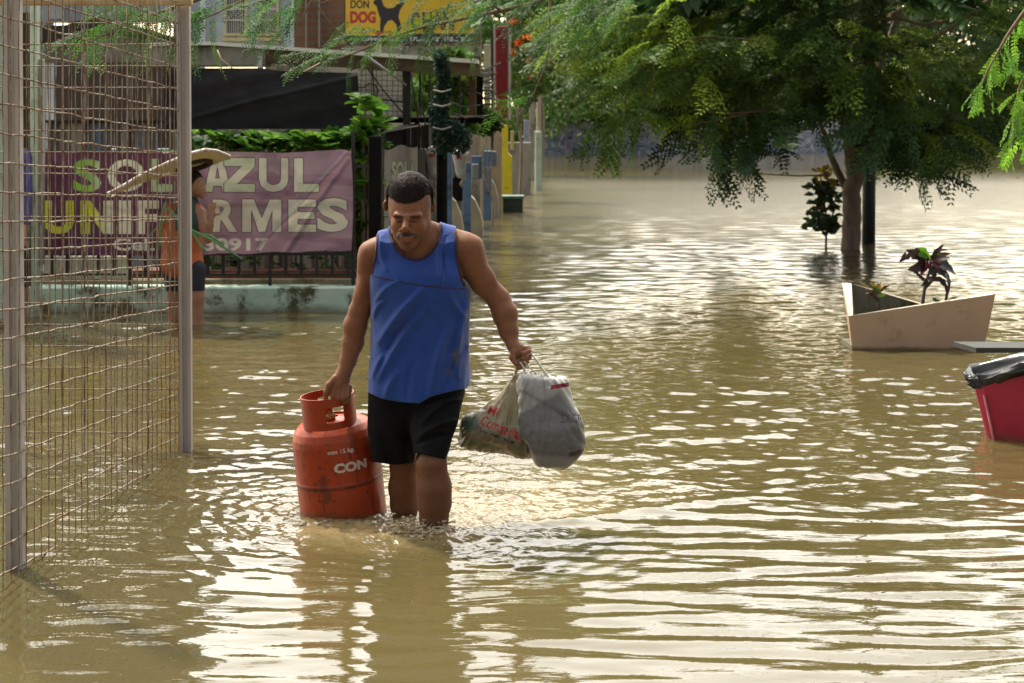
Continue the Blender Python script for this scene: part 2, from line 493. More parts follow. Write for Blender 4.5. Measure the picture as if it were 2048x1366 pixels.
# rows get wider with distance, columns fan out
rows = [1.2]
while rows[-1] < 420:
    y = rows[-1]
    rows.append(y + max(0.0055, 0.0008*y*y/5.2 if y > 4.3 else 0.03))
rows = np.array(rows)
nfan = 760
t = np.linspace(-0.40, 0.40, nfan)
side = 0.40 + np.array([0.02, 0.05, 0.1, 0.18, 0.3, 0.5, 0.9, 1.6, 3.0, 6.0])
t = np.concatenate([-side[::-1], t, side])
RR, TT = np.meshgrid(rows, t, indexing='ij')
WX, WY = RR*TT, RR
drow = np.gradient(rows)
DY = np.maximum(np.repeat(drow[:, None], len(t), 1), RR*0.0011)
DY = np.where(np.abs(TT) > 0.405, 50.0, DY)
WZ = water_height(WX, WY, DY)
WZ[np.abs(TT) > 0.405] = 0
V = np.stack([WX, WY, WZ], -1).reshape(-1, 3)
Fw = grid_faces(len(rows), len(t))[:, ::-1]
# muddy water
wm, wnt, wb = _mat('flood_water')
N = wnt.nodes.new; L = wnt.links.new
tcw = N('ShaderNodeTexCoord')
n1 = N('ShaderNodeTexNoise'); n1.inputs['Scale'].default_value = 0.35; n1.inputs['Detail'].default_value = 4
L(tcw.outputs['Object'], n1.inputs['Vector'])
r1 = N('ShaderNodeValToRGB'); L(n1.outputs['Fac'], r1.inputs['Fac'])
r1.color_ramp.elements[0].position = 0.35; r1.color_ramp.elements[0].color = (0.076, 0.061, 0.022, 1)
r1.color_ramp.elements[1].position = 0.65; r1.color_ramp.elements[1].color = (0.105, 0.083, 0.033, 1)
L(r1.outputs['Color'], wb.inputs['Base Color'])
sx_ = N('ShaderNodeSeparateXYZ'); L(tcw.outputs['Object'], sx_.inputs[0])
rr_ = N('ShaderNodeMapRange'); rr_.inputs['From Min'].default_value = 7; rr_.inputs['From Max'].default_value = 26
rr_.inputs['To Min'].default_value = 0.035; rr_.inputs['To Max'].default_value = 0.19
rs_ = N('ShaderNodeMapRange'); rs_.inputs['From Min'].default_value = 38; rs_.inputs['From Max'].default_value = 50
rs_.inputs['To Min'].default_value = 1.0; rs_.inputs['To Max'].default_value = 0.30
rm_ = N('ShaderNodeMath'); rm_.operation = 'MULTIPLY'
L(sx_.outputs['Y'], rr_.inputs['Value']); L(sx_.outputs['Y'], rs_.inputs['Value']); L(rr_.outputs[0], rm_.inputs[0]); L(rs_.outputs[0], rm_.inputs[1]); L(rm_.outputs[0], wb.inputs['Roughness'])      # ripples too small to model out there
wb.inputs['IOR'].default_value = 1.40
mpw = N('ShaderNodeMapping'); mpw.inputs['Scale'].default_value = (9, 22, 1)
L(tcw.outputs['Object'], mpw.inputs['Vector'])
n2 = N('ShaderNodeTexNoise'); n2.inputs['Scale'].default_value = 1.0; n2.inputs['Detail'].default_value = 3
L(mpw.outputs[0], n2.inputs['Vector'])
bpw = N('ShaderNodeBump'); bpw.inputs['Strength'].default_value = 0.35; bpw.inputs['Distance'].default_value = 0.004
L(n2.outputs['Fac'], bpw.inputs['Height']); L(bpw.outputs[0], wb.inputs['Normal'])
cdx, cdy = WX-MX-.05, WY-(MY-.15); ccr = cdy-(.42*np.abs(cdx)+.10*cdx*cdx)
silt = np.clip(1-np.abs(cdx-.05)/1.15, 0, 1)*np.clip((ccr+.10)/.15, 0, 1)*np.clip(1.5-cdy*.9, 0, 1)
silt = np.maximum(silt*.8, np.exp(-(np.hypot(cdx+.15, (WY-MY+.08)*1.8)/.42)**2))*(.55+.9*np.clip(fbm(WX*9, WY*7, oct=3, seed=66)+.35, 0, 1))
water = mesh_obj('flood_water', V, Fw, wm, cols=np.repeat(np.clip(silt, 0, 1).reshape(-1, 1), 3, 1))
ats = N('ShaderNodeAttribute'); ats.attribute_name = 'Col'      # stirred-up silt and froth in his wake
mxs_ = N('ShaderNodeMixRGB'); mxs_.inputs[2].default_value = (.30, .225, .11, 1)
L(ats.outputs['Fac'], mxs_.inputs[0]); L(r1.outputs['Color'], mxs_.inputs[1]); L(mxs_.outputs[0], wb.inputs['Base Color'])
tag(water, kind='structure')
# ------------------------------------------------------------------ the man
s0 = YM/F                                      # metres per photo pixel at his distance
def J(px, py, d=0.0):
    return P(px, py, YM+d)
def EL(px, py, d, rx, ry, rz, k=0.02, **kw):   # rx, rz in pixels, ry in metres
    return ell(J(px, py, d), (rx*s0, ry, rz*s0), k, **kw)
def CH_(pts, k=0.02, fy=1.0):
    return chain([(J(a, b, d), r*s0) for a, b, d, r in pts], k, fy)
head = [
    EL(820, 401, -.015, 43.5, .094, 52, tx=-18),
    EL(819, 425, -.045, 39.5, .075, 46, k=.02),
    EL(817, 455, -.062, 32, .058, 36, k=.015),
    EL(816, 479, -.075, 20, .038, 22, k=.018),
    EL(816, 490, -.084, 14, .026, 11, k=.015),
    EL(795, 450, -.080, 11, .030, 15, k=.015), EL(838, 450, -.080, 11, .030, 15, k=.015),
    cone(J(792, 431, -.112), J(810, 435, -.122), 6*s0, 6.5*s0, .012), cone(J(838, 431, -.112), J(820, 435, -.122), 6*s0, 6.5*s0, .012),
    EL(798, 441, -.130, 9.5, .018, 4.6, k=.008, sub=True), EL(829, 441, -.130, 9.5, .018, 4.6, k=.008, sub=True),
    EL(799, 442, -.108, 6.5, .010, 3.6, k=.005), EL(828, 442, -.108, 6.5, .010, 3.6, k=.005),
    cone(J(814, 434, -.120), J(810, 457, -.148), 4.5*s0, 7.0*s0, .010),
    EL(802, 460, -.132, 4.8, .010, 4.2, k=.006), EL(818, 460, -.132, 4.8, .010, 4.2, k=.006),
    EL(805.5, 463.5, -.140, 2.0, .006, 1.8, k=.003, sub=True), EL(815, 463.5, -.140, 2.0, .006, 1.8, k=.003, sub=True),
    EL(813, 471, -.108, 18, .022, 8, k=.012),
    cone(J(803, 475, -.130), J(823, 475, -.130), 3.2*s0, 3.2*s0, .006),
    cone(J(805, 481, -.126), J(821, 481, -.126), 3.6*s0, 3.6*s0, .006),
    cone(J(800, 478.2, -.142), J(826, 478.2, -.142), 1.5*s0, 1.5*s0, .004, sub=True),
    EL(772, 411, -.008, 4.8, .017, 11.5, k=.006, tz=-28), EL(866, 412, -.008, 4.8, .017, 12.5, k=.006, tz=28),
    EL(770, 411, -.028, 2.4, .010, 6.5, k=.004, sub=True), EL(868, 412, -.028, 2.4, .010, 7, k=.004, sub=True),
]
torso = [
    cone(J(826, 450, .005), J(834, 498, .035), 36*s0, 40*s0, .03),
    EL(836, 590, .045, 86, .105, 95, k=.03), EL(838, 690, .045, 86, .10, 100, k=.03), EL(835, 775, .045, 68, .085, 50, k=.03),
    cone(J(770, 503, .04), J(905, 500, .04), 33*s0, 36*s0, .04),
    cone(J(800, 476, .045), J(752, 499, .04), 12*s0, 20*s0, .02), cone(J(866, 462, .045), J(925, 488, .04), 18*s0, 24*s0, .03),
    EL(795, 560, -.005, 42, .06, 38, k=.03), EL(880, 560, -.005, 44, .06, 38, k=.03),
    cone(J(826, 520, -.022), J(780, 508, .0), 6*s0, 5*s0, .02), cone(J(840, 520, -.022), J(892, 505, .0), 6*s0, 5*s0, .02),
]
arm_r = CH_([(749, 507, .035, 29), (740, 545, .045, 24.5), (731, 590, .06, 22.5), (719, 622, .075, 21)], .014) + \
    CH_([(719, 622, .075, 21), (711, 650, .08, 23.5), (706, 685, .085, 21.5), (696, 722, .09, 16.5), (689, 745, .09, 13.5)], .012) + \
    [EL(730, 518, .030, 14, .045, 30, k=.02), EL(727, 572, .03, 13, .035, 26, k=.012)]
arm_l = CH_([(932, 497, .03, 32), (945, 530, .035, 29), (966, 565, .04, 24.5), (997, 598, .045, 23)], .014) + \
    CH_([(997, 598, .045, 23), (1010, 628, .03, 25), (1017, 662, .01, 19.5), (1026, 690, -.01, 12)], .012) + \
    [EL(952, 505, .032, 17, .048, 30, k=.02), EL(972, 552, .02, 17, .03, 30, k=.012, ty=-32)]
# his right hand closes over the collar of the gas cylinder
HA = .085
hand_r = [EL(681, 764, HA, 19, .020, 20, k=.015), cone(J(689, 742, HA), J(680, 765, HA), 14*s0, 15*s0, .012)]
for i, (x, l) in enumerate(((667, 0), (677, 3), (687, 3), (696.5, -1))):
    hand_r += CH_([(x+2, 774, HA-.012, 6.0), (x, 792+l, HA-.018, 5.8), (x-.5, 803+l, HA+.0, 5.4), (x+.5, 800+l, HA+.022, 4.8)], .005)
hand_r += CH_([(670, 757, HA-.012, 7.5), (658, 770, HA-.02, 6.6), (653, 784, HA-.02, 5.8), (651, 796, HA-.012, 5.0)], .006)
# his left hand holds the bags' handles
HB = -.02
hand_l = [EL(1037, 703, HB, 16, .019, 15, k=.012), cone(J(1026, 690, -.01), J(1036, 702, HB), 12.5*s0, 13*s0, .012)]
for i, (x, y, l) in enumerate(((1053, 697, 4), (1053, 707, 4), (1050, 717, 2), (1045, 726, -1))):
    hand_l += CH_([(x-13, y-1, HB-.004, 6.2), (x+l, y+1, HB-.010, 5.8), (x+l+1, y+7, HB-.026, 5.2), (x-7, y+10, HB-.030, 4.8)], .005)
hand_l += CH_([(1028, 704, HB-.014, 7.2), (1025, 716, HB-.022, 6.2), (1032, 727, HB-.03, 5.4)], .006)
legs = CH_([(795, 800, .05, 38), (800, 880, .08, 29), (808, 930, .10, 27)], .03) + \
    CH_([(808, 930, .10, 27), (807, 975, .13, 29), (809, 1010, .145, 27.5), (811, 1045, .16, 21), (813, 1110, .18, 15), (814, 1165, .20, 14)], .02) + \
    CH_([(872, 800, .03, 38), (864, 880, -.045, 28), (862, 925, -.09, 28.5)], .03) + \
    CH_([(863, 930, -.095, 29), (868, 975, -.085, 33), (869, 1005, -.075, 32), (868, 1040, -.07, 26.5), (867, 1100, -.06, 17), (866, 1160, -.05, 15)], .02) + \
    [EL(862, 926, -.118, 18, .022, 20, k=.02)] + \
    [ell(J(814, 1185, .13), (.045, .12, .035), .03), ell(J(866, 1185, -.12), (.045, .12, .035), .03)]
body_prims = head + torso + arm_r + arm_l + hand_r + hand_l + legs
sdf_body = lambda Q: sdf_prims(body_prims, Q)
bl = J(630, 1200, 0); bh = J(1075, 335, 0)
man = empty('person', J(838, 1190, 0), 'man in a blue tank top and black shorts wading through the water', 'person')
Vb, Fb = surf_nets(sdf_body, (bl[0], YM-.24, bl[2]-.02), (bh[0], YM+.34, bh[2]), 0.0030)
# skin colour: lips, brows, moustache, stubble, and, on the lower legs, shade painted into the skin
ppx = 1024 + Vb[:, 0]*F/Vb[:, 1]; ppy = HY + (CH-Vb[:, 2])*F/Vb[:, 1]; pd = Vb[:, 1]-YM
skin = np.ones((len(Vb), 3))*np.array([0.225, 0.094, 0.046])
n_ = fbm(Vb[:, 0]*22, Vb[:, 1]*22, Vb[:, 2]*22, seed=4)[:, None]
skin *= 1 + 0.16*n_
def blend(m, c, base):
    m = np.clip(m, 0, 1)[:, None]; return base*(1-m) + np.array(c)*m
def soft(cx, cy, rx, ry, sh=2.0):
    return np.clip((1-((ppx-cx)/rx)**2-((ppy-cy)/ry)**2)*sh, 0, 1)
face = (pd < -.05) & (ppy < 505) & (ppx > 760) & (ppx < 880)
jaw = face*np.clip((ppy-462)/10, 0, 1)*np.clip(1-(ppy-498)/10, 0, 1)*0.38
skin = blend(jaw, (0.10, 0.065, 0.045), skin)
skin = blend(face*np.maximum(soft(797, 433.5, 13, 3.6), soft(830, 433.5, 13, 3.6))*.85, (0.035, 0.022, 0.016), skin)
skin = blend(face*np.maximum(soft(798, 443, 8.5, 2.4), soft(828, 443, 8.5, 2.4))*.75, (0.03, 0.02, 0.016), skin)
skin = blend(face*soft(814, 469.5, 22, 4.6)*.85, (0.03, 0.02, 0.015), skin)
skin = blend(face*soft(797, 473, 5, 6)*.5, (0.04, 0.03, 0.02), skin); skin = blend(face*soft(833, 473, 5, 6)*.5, (0.04, 0.03, 0.02), skin)
skin = blend(face*soft(813, 478.5, 13, 4.8)*.7, (0.30, 0.10, 0.075), skin)
skin = blend(face*soft(815, 489, 9, 6)*.35, (0.06, 0.04, 0.03), skin)
skin = blend(((ppy > 905)*1.0)*(0.6+0.4*n_[:, 0]), (0.13, 0.062, 0.034), skin)  # lower legs darkened: their shade is put into the skin colour
skin = blend(((ppx < 715) & (ppy > 690) | (ppx > 1000) & (ppy > 670))*0.4, (0.30, 0.14, 0.085), skin)
tmp_ = (ppx > 772)*(ppx < 868)*(pd < .05)*np.maximum(np.clip((424-ppy)/14, 0, 1)*np.clip((np.abs(ppx-817)-31)/6, 0, 1), np.clip((407-11*np.clip(np.abs(ppx-812)/34, 0, 1.2)**2-ppy+4)/5, 0, 1)*(ppy < 412))*(.75+.5*fbm(Vb[:, 0]*150, Vb[:, 1]*150, Vb[:, 2]*150, seed=6))
skin = blend(tmp_*.9, (0.035, 0.022, 0.018), skin)
m_skin = pmat('skin', (1, 1, 1), (0.86, 0.84, 0.82), 60, 0.55, attr=True, sss=0.05, spec=.22, bump=0.0006, bscale=300)
body = mesh_obj('body', Vb, Fb, m_skin, man, cols=skin)

# hair: short, dark, thicker on top
def sdf_hair(Q):
    d = sdf_prims(head[:3], Q)
    px = 1024 + Q[:, 0]*F/Q[:, 1]; py = HY + (CH-Q[:, 2])*F/Q[:, 1]; dd = Q[:, 1]-YM
    line0 = np.where(dd < -.03, 407-11*np.clip(np.abs(px-812)/34, 0, 1.2)**2, 412)
    th = 0.0012 + 0.011*np.clip((line0-py-1)/34, 0, 1)**.7
    d = d - th - 0.0024*fbm(Q[:, 0]*95, Q[:, 1]*95, Q[:, 2]*95, oct=2, seed=5)
    line = np.interp(dd, [-.10, -.07, -.045, -.035, 0.0, .02, .05], [407, 405, 402, 404, 414, 458, 474]) + 3.5*fbm(Q[:, 0]*70, Q[:, 1]*70, oct=2, seed=9)
    line = line - np.where(dd < -.03, 11*np.clip(np.abs(px-812)/34, 0, 1.2)**2, 0)
    return np.maximum(d, (py-line)*s0)
a0, a1 = J(760, 490, 0), J(882, 335, 0)
Vh, Fh = surf_nets(sdf_hair, (a0[0], YM-.15, a0[2]), (a1[0], YM+.14, a1[2]), 0.0022)
m_hair = pmat('hair', (0.014, 0.009, 0.008), (0.024, 0.015, 0.013), 180, 0.6, bump=0.0012, bscale=420, spec=.08)
rh = np.random.default_rng(17)
cen_h = np.array(J(820, 404, -.015)); pk_ = Vh[rh.integers(0, len(Vh), 15000)]
nrm_ = pk_-cen_h; nrm_ /= np.linalg.norm(nrm_, axis=1)[:, None]
dr_ = nrm_*.30+np.array([.1, -.75, -.35])*(.5+.5*np.clip(nrm_[:, 2:3], 0, 1))+rh.normal(0, .30, (len(pk_), 3)); dr_ /= np.linalg.norm(dr_, axis=1)[:, None]
sd_ = np.cross(dr_, rh.normal(size=(len(pk_), 3))); sd_ /= np.linalg.norm(sd_, axis=1)[:, None]
up_k = np.clip((pk_[:, 2]-J(820, 415)[2])/.05, .25, 1)[:, None]
ln_ = rh.uniform(.004, .009, (len(pk_), 1))*up_k
b_0 = pk_-nrm_*.002
Vst = np.stack([b_0-sd_*.0008, b_0+sd_*.0008, b_0+dr_*ln_+sd_*.0002, b_0+dr_*ln_-sd_*.0002], 1).reshape(-1, 3)
nV = len(Vh); Fst = np.arange(len(Vst)).reshape(-1, 4)+nV
mesh_obj('hair', np.concatenate([Vh, Vst]), np.concatenate([Fh, Fst]), m_hair, man)

# tank top
LZ = [(455, 742, 935, .045), (500, 744, 930, .080), (549, 741, 930, .115), (600, 744, 940, .118), (640, 742, 941, .116), (700, 739, 941, .115), (780, 732, 939, .130), (830, 730, 938, .135)]
_py = np.array([q[0] for q in LZ]); _l = np.array([q[1] for q in LZ]); _r = np.array([q[2] for q in LZ]); _dp = np.array([q[3] for q in LZ])
def loft(Q, py, L_, R_, D_, cy, e=2.5):
    p = HY + (CH-Q[:, 2])*F/YM
    l = (np.interp(p, py, L_)-1024)*s0; r = (np.interp(p, py, R_)-1024)*s0
    dp = np.interp(p, py, D_)
    c = (l+r)/2; hw = (r-l)/2; yc = YM+np.interp(p, py, cy) if not np.isscalar(cy) else YM+cy
    k = (np.abs((Q[:, 0]-c)/hw)**e + np.abs((Q[:, 1]-yc)/dp)**e)**(1/e)
    return (k-1)*np.minimum(hw, dp)*0.9, p
def fold(px, py, x0, y0, x1, y1, wdt, amp):
    dx, dy = x1-x0, y1-y0; L_ = math.hypot(dx, dy)
    t = ((px-x0)*dx+(py-y0)*dy)/L_/L_; s = ((px-x0)*dy-(py-y0)*dx)/L_
    s = s + 6*np.sin(t*3.3)
    return 2.3*amp*np.exp(-(s/(wdt*.75))**2)*np.clip(1-np.abs(t-.5)*2, 0, 1)**.5
FOLDS = [(850, 575, 752, 690, 9, .0075), (848, 600, 756, 735, 7, -.005), (845, 625, 752, 765, 9, .006), (800, 560, 745, 610, 7, .004),
         (760, 470, 775, 545, 7, .004), (880, 470, 872, 560, 6, .0045), (893, 470, 890, 560, 5, -.004), (862, 470, 850, 545, 6, -.003), (770, 600, 744, 640, 7, .004),
         (905, 640, 858, 800, 12, .008), (930, 690, 880, 800, 9, -.006), (935, 600, 915, 760, 10, .006), (900, 580, 935, 640, 8, .004), (780, 700, 742, 760, 8, .005), (800, 740, 770, 800, 10, .005), (830, 720, 815, 805, 9, -.004), (820, 650, 770, 690, 8, -.003)]
shirt_up = [cone(J(770, 503, .04), J(905, 500, .04), 37*s0, 40*s0, .04), cone(J(800, 470, .045), J(752, 497, .04), 20*s0, 26*s0, .03),
            cone(J(866, 462, .045), J(925, 488, .04), 22*s0, 28*s0, .03), EL(836, 575, .04, 92, .115, 85, k=.03), cone(J(826, 455, .02), J(834, 498, .035), 39*s0, 44*s0, .03),
            EL(795, 560, -.005, 42, .068, 38, k=.03), EL(880, 560, -.005, 44, .068, 38, k=.03)]
def sdf_shirt(Q):
    px = 1024 + Q[:, 0]*F/Q[:, 1]; py = HY + (CH-Q[:, 2])*F/Q[:, 1]; dd = Q[:, 1]-YM
    a, p = loft(Q, _py, _l, _r, _dp, .045)
    a = np.maximum(a, (495-py)*s0*.9)
    b = sdf_prims(shirt_up, Q)
    hh = np.clip(0.5+0.5*(b-a)/.05, 0, 1); d = b*(1-hh)+a*hh-.05*hh*(1-hh)
    fz = np.zeros(len(Q))
    for f in FOLDS: fz += fold(px, py, *f)
    fz += 0.006*fbm(Q[:, 0]*13, Q[:, 1]*10, Q[:, 2]*6, oct=4, seed=31) + 0.004*np.sin((px-735)/11.0)*np.clip((py-720)/90, 0, 1)*(.4+vnoise(Q[:, 0]*8, Q[:, 1]*4, seed=2))
    d = d - fz
    hem = np.interp(px, [728, 735, 762, 800, 838, 863, 900, 940], [781, 784, 797, 804, 807, 793, 783, 775]) - 8*np.clip((dd-.0)/.08, 0, 1)
    d = np.maximum(d, (py-hem)*s0)
    # armholes
    xl = np.interp(py, [440, 462, 473, 510, 549, 562], [760, 756, 752.5, 749.5, 743, 730])
    xr = np.interp(py, [440, 460, 500, 531, 560, 573, 590], [911, 912, 914, 917.5, 925, 932, 950])
    d = np.maximum(d, (xl-px)*s0); d = np.maximum(d, (px-xr)*s0)
    # neck opening, low in front and high behind
    fr = np.clip((0.07-dd)/.05, 0, 1)
    rz = 14 + 49*fr
    k = np.sqrt(((px-830.5)/49)**2 + ((py-454)/rz)**2); nk = (k-1)*rz*s0
    nk = np.where(py < 454, (np.abs(px-830.5)/49-1)*49*s0, nk)
    d = np.maximum(d, -nk)
    return d
a0, a1 = J(722, 815, 0), J(950, 440, 0)
Vs, Fs = surf_nets(sdf_shirt, (a0[0], YM-.13, a0[2]), (a1[0], YM+.24, a1[2]), 0.0030)
spx = 1024 + Vs[:, 0]*F/Vs[:, 1]; spy = HY + (CH-Vs[:, 2])*F/Vs[:, 1]
sc_ = np.ones((len(Vs), 3))*np.array([0.018, 0.058, 0.26])
dirt = np.clip(fbm(Vs[:, 0]*45, Vs[:, 1]*20, Vs[:, 2]*30, oct=4, seed=12)*4.0-0.1, 0, 1)*np.clip(1-np.hypot((spx-898)/34, (spy-722)/38), 0, 1)*1.6
m_ = np.clip(dirt, 0, 1)[:, None]; sc_ = sc_*(1-m_)+np.array([.10, .10, .11])*m_
m_shirt = pmat('blue_cotton', (1, 1, 1), (0.82, 0.85, 0.88), 30, 0.85, attr=True, bump=0.0006, bscale=700, sheen=0.3, spec=0.25)
mesh_obj('tank_top', Vs, Fs, m_shirt, man, cols=sc_)
m_trim = pmat('maroon_binding', (0.030, 0.010, 0.022), (0.045, 0.014, 0.03), 90, 0.8)
mb = MB()
def trim(pts, r, y0=YM-.2, y1=YM+.15, sdf=sdf_shirt, out=.0):
    pts = np.array(pts, float)
    t = np.linspace(0, len(pts)-1, len(pts)*6)
    xs = np.interp(t, range(len(pts)), pts[:, 0]); ys = np.interp(t, range(len(pts)), pts[:, 1])
    q = np.array([sdf_hit(sdf, x, y, y0, y1, 300) for x, y in zip(xs, ys)])
    for _ in range(2): q[1:-1] = (q[:-2]+2*q[1:-1]+q[2:])/4
    q[:, 1] -= out
    mb.tube(q, r, 6)
th = np.linspace(math.pi, 0, 22)
trim([(830.5-51*1.0, 452)] + [(830.5+51.5*math.cos(a), 454+65.5*math.sin(a)) for a in th] + [(881.5, 450)], .0052)
trim([(755, 470), (752.5+3, 480), (749.5+2.5, 510), (748, 530), (745, 548)], .0048)
trim([(910, 462), (912, 500), (914.5, 525), (921, 555), (929, 572)], .0050)
trim([(744, 551), (770, 557), (830, 569), (880, 575), (930, 578)], .0022, out=.0005)
mb.build('binding', m_trim, man, smooth=True)
mb = MB(); trim([(888, 505), (886, 540), (880, 574)], .0014, out=.0004)
mb.build('seam', m_trim, man, smooth=True)

# shorts
def sdf_shorts(Q):
    px = 1024 + Q[:, 0]*F/Q[:, 1]; py = HY + (CH-Q[:, 2])*F/Q[:, 1]; dd = Q[:, 1]-YM
    a, p = loft(Q, [740, 790, 860, 927, 960], [737, 734, 734, 738, 740], [850, 848, 842, 833, 832], [.09, .095, .10, .09, .09], np.array([.045, .045, .06, .08, .085]), 2.3)
    b, p = loft(Q, [740, 790, 850, 912, 960], [815, 815, 818, 830, 832], [929, 930, 914, 892, 890], [.095, .098, .095, .078, .07], np.array([.045, .035, -.02, -.085, -.10]), 2.2)
    k = .012; hh = np.clip(0.5+0.5*(b-a)/k, 0, 1); d = b*(1-hh)+a*hh-k*hh*(1-hh)
    mid = sdf_prims([EL(833, 790, .035, 62, .09, 42, k=.02)], Q, .2); hh = np.clip(0.5+0.5*(d-mid)/.02, 0, 1); d = d*(1-hh)+mid*hh-.02*hh*(1-hh)
    fz = 0.004*fbm(Q[:, 0]*16, Q[:, 1]*12, Q[:, 2]*9, oct=3, seed=41)
    fz += 0.0045*np.sin((px-735)/7.5 + 2*np.sin(py/40))*np.clip((py-800)/100, 0, 1)*np.where(px < 826, 1, .25)
    for f in ((905, 800, 840, 850, 8, .006), (915, 840, 835, 875, 7, .005), (900, 870, 832, 890, 6, -.004), (925, 800, 850, 815, 7, .005)): fz += fold(px, py, *f)
    d = d - fz
    h1 = np.interp(px, [735, 790, 826, 827, 832, 892], [922, 930, 926, 926, 905, 919])
    d = np.maximum(d, (py-h1)*s0); d = np.maximum(d, (np.interp(px, [735, 790, 900, 935], [776, 785, 775, 768])-py)*s0)
    return d
a0, a1 = J(722, 940, 0), J(942, 750, 0)
Vq, Fq = surf_nets(sdf_shorts, (a0[0], YM-.20, a0[2]), (a1[0], YM+.22, a1[2]), 0.0032)
m_shorts = pmat('black_polyester', (0.004, 0.004, 0.0045), (0.006, 0.006, 0.007), 25, 0.75, bump=0.0005, bscale=500, spec=.12)
mesh_obj('shorts', Vq, Fq, m_shorts, man)

# ------------------------------------------------------------------ gas cylinder
m_tank = pmat('orange_enamel', (1, 1, 1), (0.80, 0.74, 0.72), 9, 0.36, attr=True, bump=0.0008, bscale=30, spec=.35, tide=(.05, (.12, .06, .03), .6))
TB = .215
tank_c = np.array(J(679, 950, TB)); tilt = math.radians(-6.0)
Rt = np.array(Matrix.Rotation(tilt, 3, 'Y') @ Matrix.Rotation(math.radians(3), 3, 'X'))
# local: z up along the axis, z=0 at photo row 950
tank = empty('gas_cylinder', J(695, 1150, TB), 'dented orange steel gas cylinder carried in the man\'s right hand, partly under water', 'gas cylinder')
R0 = 86*s0*1.03
prof = [(0.02, -.44), (R0*.72, -.435), (R0*.95, -.40), (R0, -.35), (R0, -.018), (R0*1.012, -.012), (R0*1.012, -.004), (R0, .002), (R0, .135), (R0*.985, .158), (R0*.93, .183), (R0*.82, .203), (R0*.66, .216), (R0*.45, .223), (.02, .226)]
pr = np.array(prof); tt = np.concatenate([[0], np.cumsum(np.hypot(*np.diff(pr, axis=0).T))])
ts = np.linspace(0, tt[-1], 330); pr_r = np.interp(ts, tt, pr[:, 0]); pr_z = np.interp(ts, tt, pr[:, 1])
na = 420; A = np.linspace(0, 2*math.pi, na, endpoint=False)
AA, ZZ = np.meshgrid(A, pr_z, indexing='ij'); RRt = np.repeat(pr_r[None], na, 0)
dent = 0.0022*fbm(np.cos(AA)*3, np.sin(AA)*3, ZZ*9, seed=3)
XX, YY = (RRt+dent)*np.cos(AA), (RRt+dent)*np.sin(AA)
Vt = np.stack([XX, YY, ZZ], -1).reshape(-1, 3)
col = np.ones((na, len(ts), 3))*np.array([0.36, 0.045, 0.010])
sc1 = fbm(np.cos(AA)*4, np.sin(AA)*4, ZZ*12, oct=5, seed=77)
scu = np.clip((sc1-.20)*6, 0, 1)[..., None]*0.65
col = col*(1-scu)+np.array([.09, .03, .018])*scu
fine = np.clip((fbm(np.cos(AA)*22, np.sin(AA)*22, ZZ*90, oct=3, seed=5)-.30)*7, 0, 1)[..., None]*.8
col = col*(1-fine)+np.array([.04, .02, .015])*fine
weld = (np.exp(-((ZZ+.012)/.006)**2)*(0.45+0.7*np.clip(vnoise(AA*9, ZZ*0, seed=6), 0, 1)))[..., None]
col = col*(1-np.clip(weld, 0, .85))+np.array([.05, .02, .015])*np.clip(weld, 0, .85)
fade = np.clip((ZZ-.12)/.09, 0, 1)[..., None]*.35
col = col*(1-fade)+np.array([.50, .10, .035])*fade
# lettering wraps round the cylinder; arc length s measured from the side facing the camera (-Y)
S_ = (AA+math.pi/2+math.pi) % (2*math.pi) - math.pi
S_ = S_*R0
white = text_mask('con 15 kg.', S_, ZZ, -.016, .086, .114, .134, bold=.03)
white |= text_mask('CON', S_, ZZ, .002, .132, .046, .082, bold=.05)
wn = fbm(np.cos(AA)*30, np.sin(AA)*30, ZZ*90, oct=2, seed=15)
white &= wn > -.6
col[white] = (.62, .55, .50)
mesh_obj('tank', Vt @ Rt.T + tank_c, grid_faces(na, len(ts), wrap=True)[:, ::-1], m_tank, tank, cols=col.reshape(-1, 3))
# guard collar with hand openings
def collar():
    na, nz = 160, 22; Rc = 55*s0; z0, z1 = .205, .322
    A = np.linspace(0, 2*math.pi, na, endpoint=False); Z = np.linspace(z0, z1, nz)
    V = []; Fc = []
    for r in (Rc, Rc-.004):
        for a in A:
            for z in Z: V.append((r*math.cos(a), r*math.sin(a), z))
    def hole(i, j):
        x = Rc*math.cos((A[i]+A[(i+1) % na])/2) if i < na-1 else Rc; fr = math.sin(A[i]) < 0; z = (Z[j]+Z[j+1])/2
        if fr: return (.0 < x < .066) and .235 < z < .290
        return (-.05 < x < .05) and .235 < z < .296
    H = np.array([[hole(i, j) for j in range(nz-1)] for i in range(na)])
    o = na*nz
    for i in range(na):
        i2 = (i+1) % na
        for j in range(nz-1):
            if H[i, j]: continue
            a, b, c, d = i*nz+j, i2*nz+j, i2*nz+j+1, i*nz+j+1
            Fc.append((a, b, c, d)); Fc.append((o+d, o+c, o+b, o+a))
            if j == nz-2 or H[i, j+1]: Fc.append((d, c, o+c, o+d))
            if j == 0 or H[i, j-1]: Fc.append((b, a, o+a, o+b))
            if H[i2, j]: Fc.append((c, b, o+b, o+c))
            if H[i-1, j]: Fc.append((a, d, o+d, o+a))
    return np.array(V), Fc
Vc, Fc = collar()
cc = np.ones((len(Vc), 3))*np.array([.34, .043, .010]); q = np.clip((fbm(Vc[:, 0]*60, Vc[:, 1]*60, Vc[:, 2]*60, seed=9)-.25)*6, 0, 1)[:, None]*.6
cc = cc*(1-q)+np.array([.10, .035, .02])*q
cen = np.array([-.007, -.05, 0.0])
mesh_obj('guard_collar', (Vc+cen) @ Rt.T + tank_c, Fc, m_tank, tank, cols=cc, smooth=False)
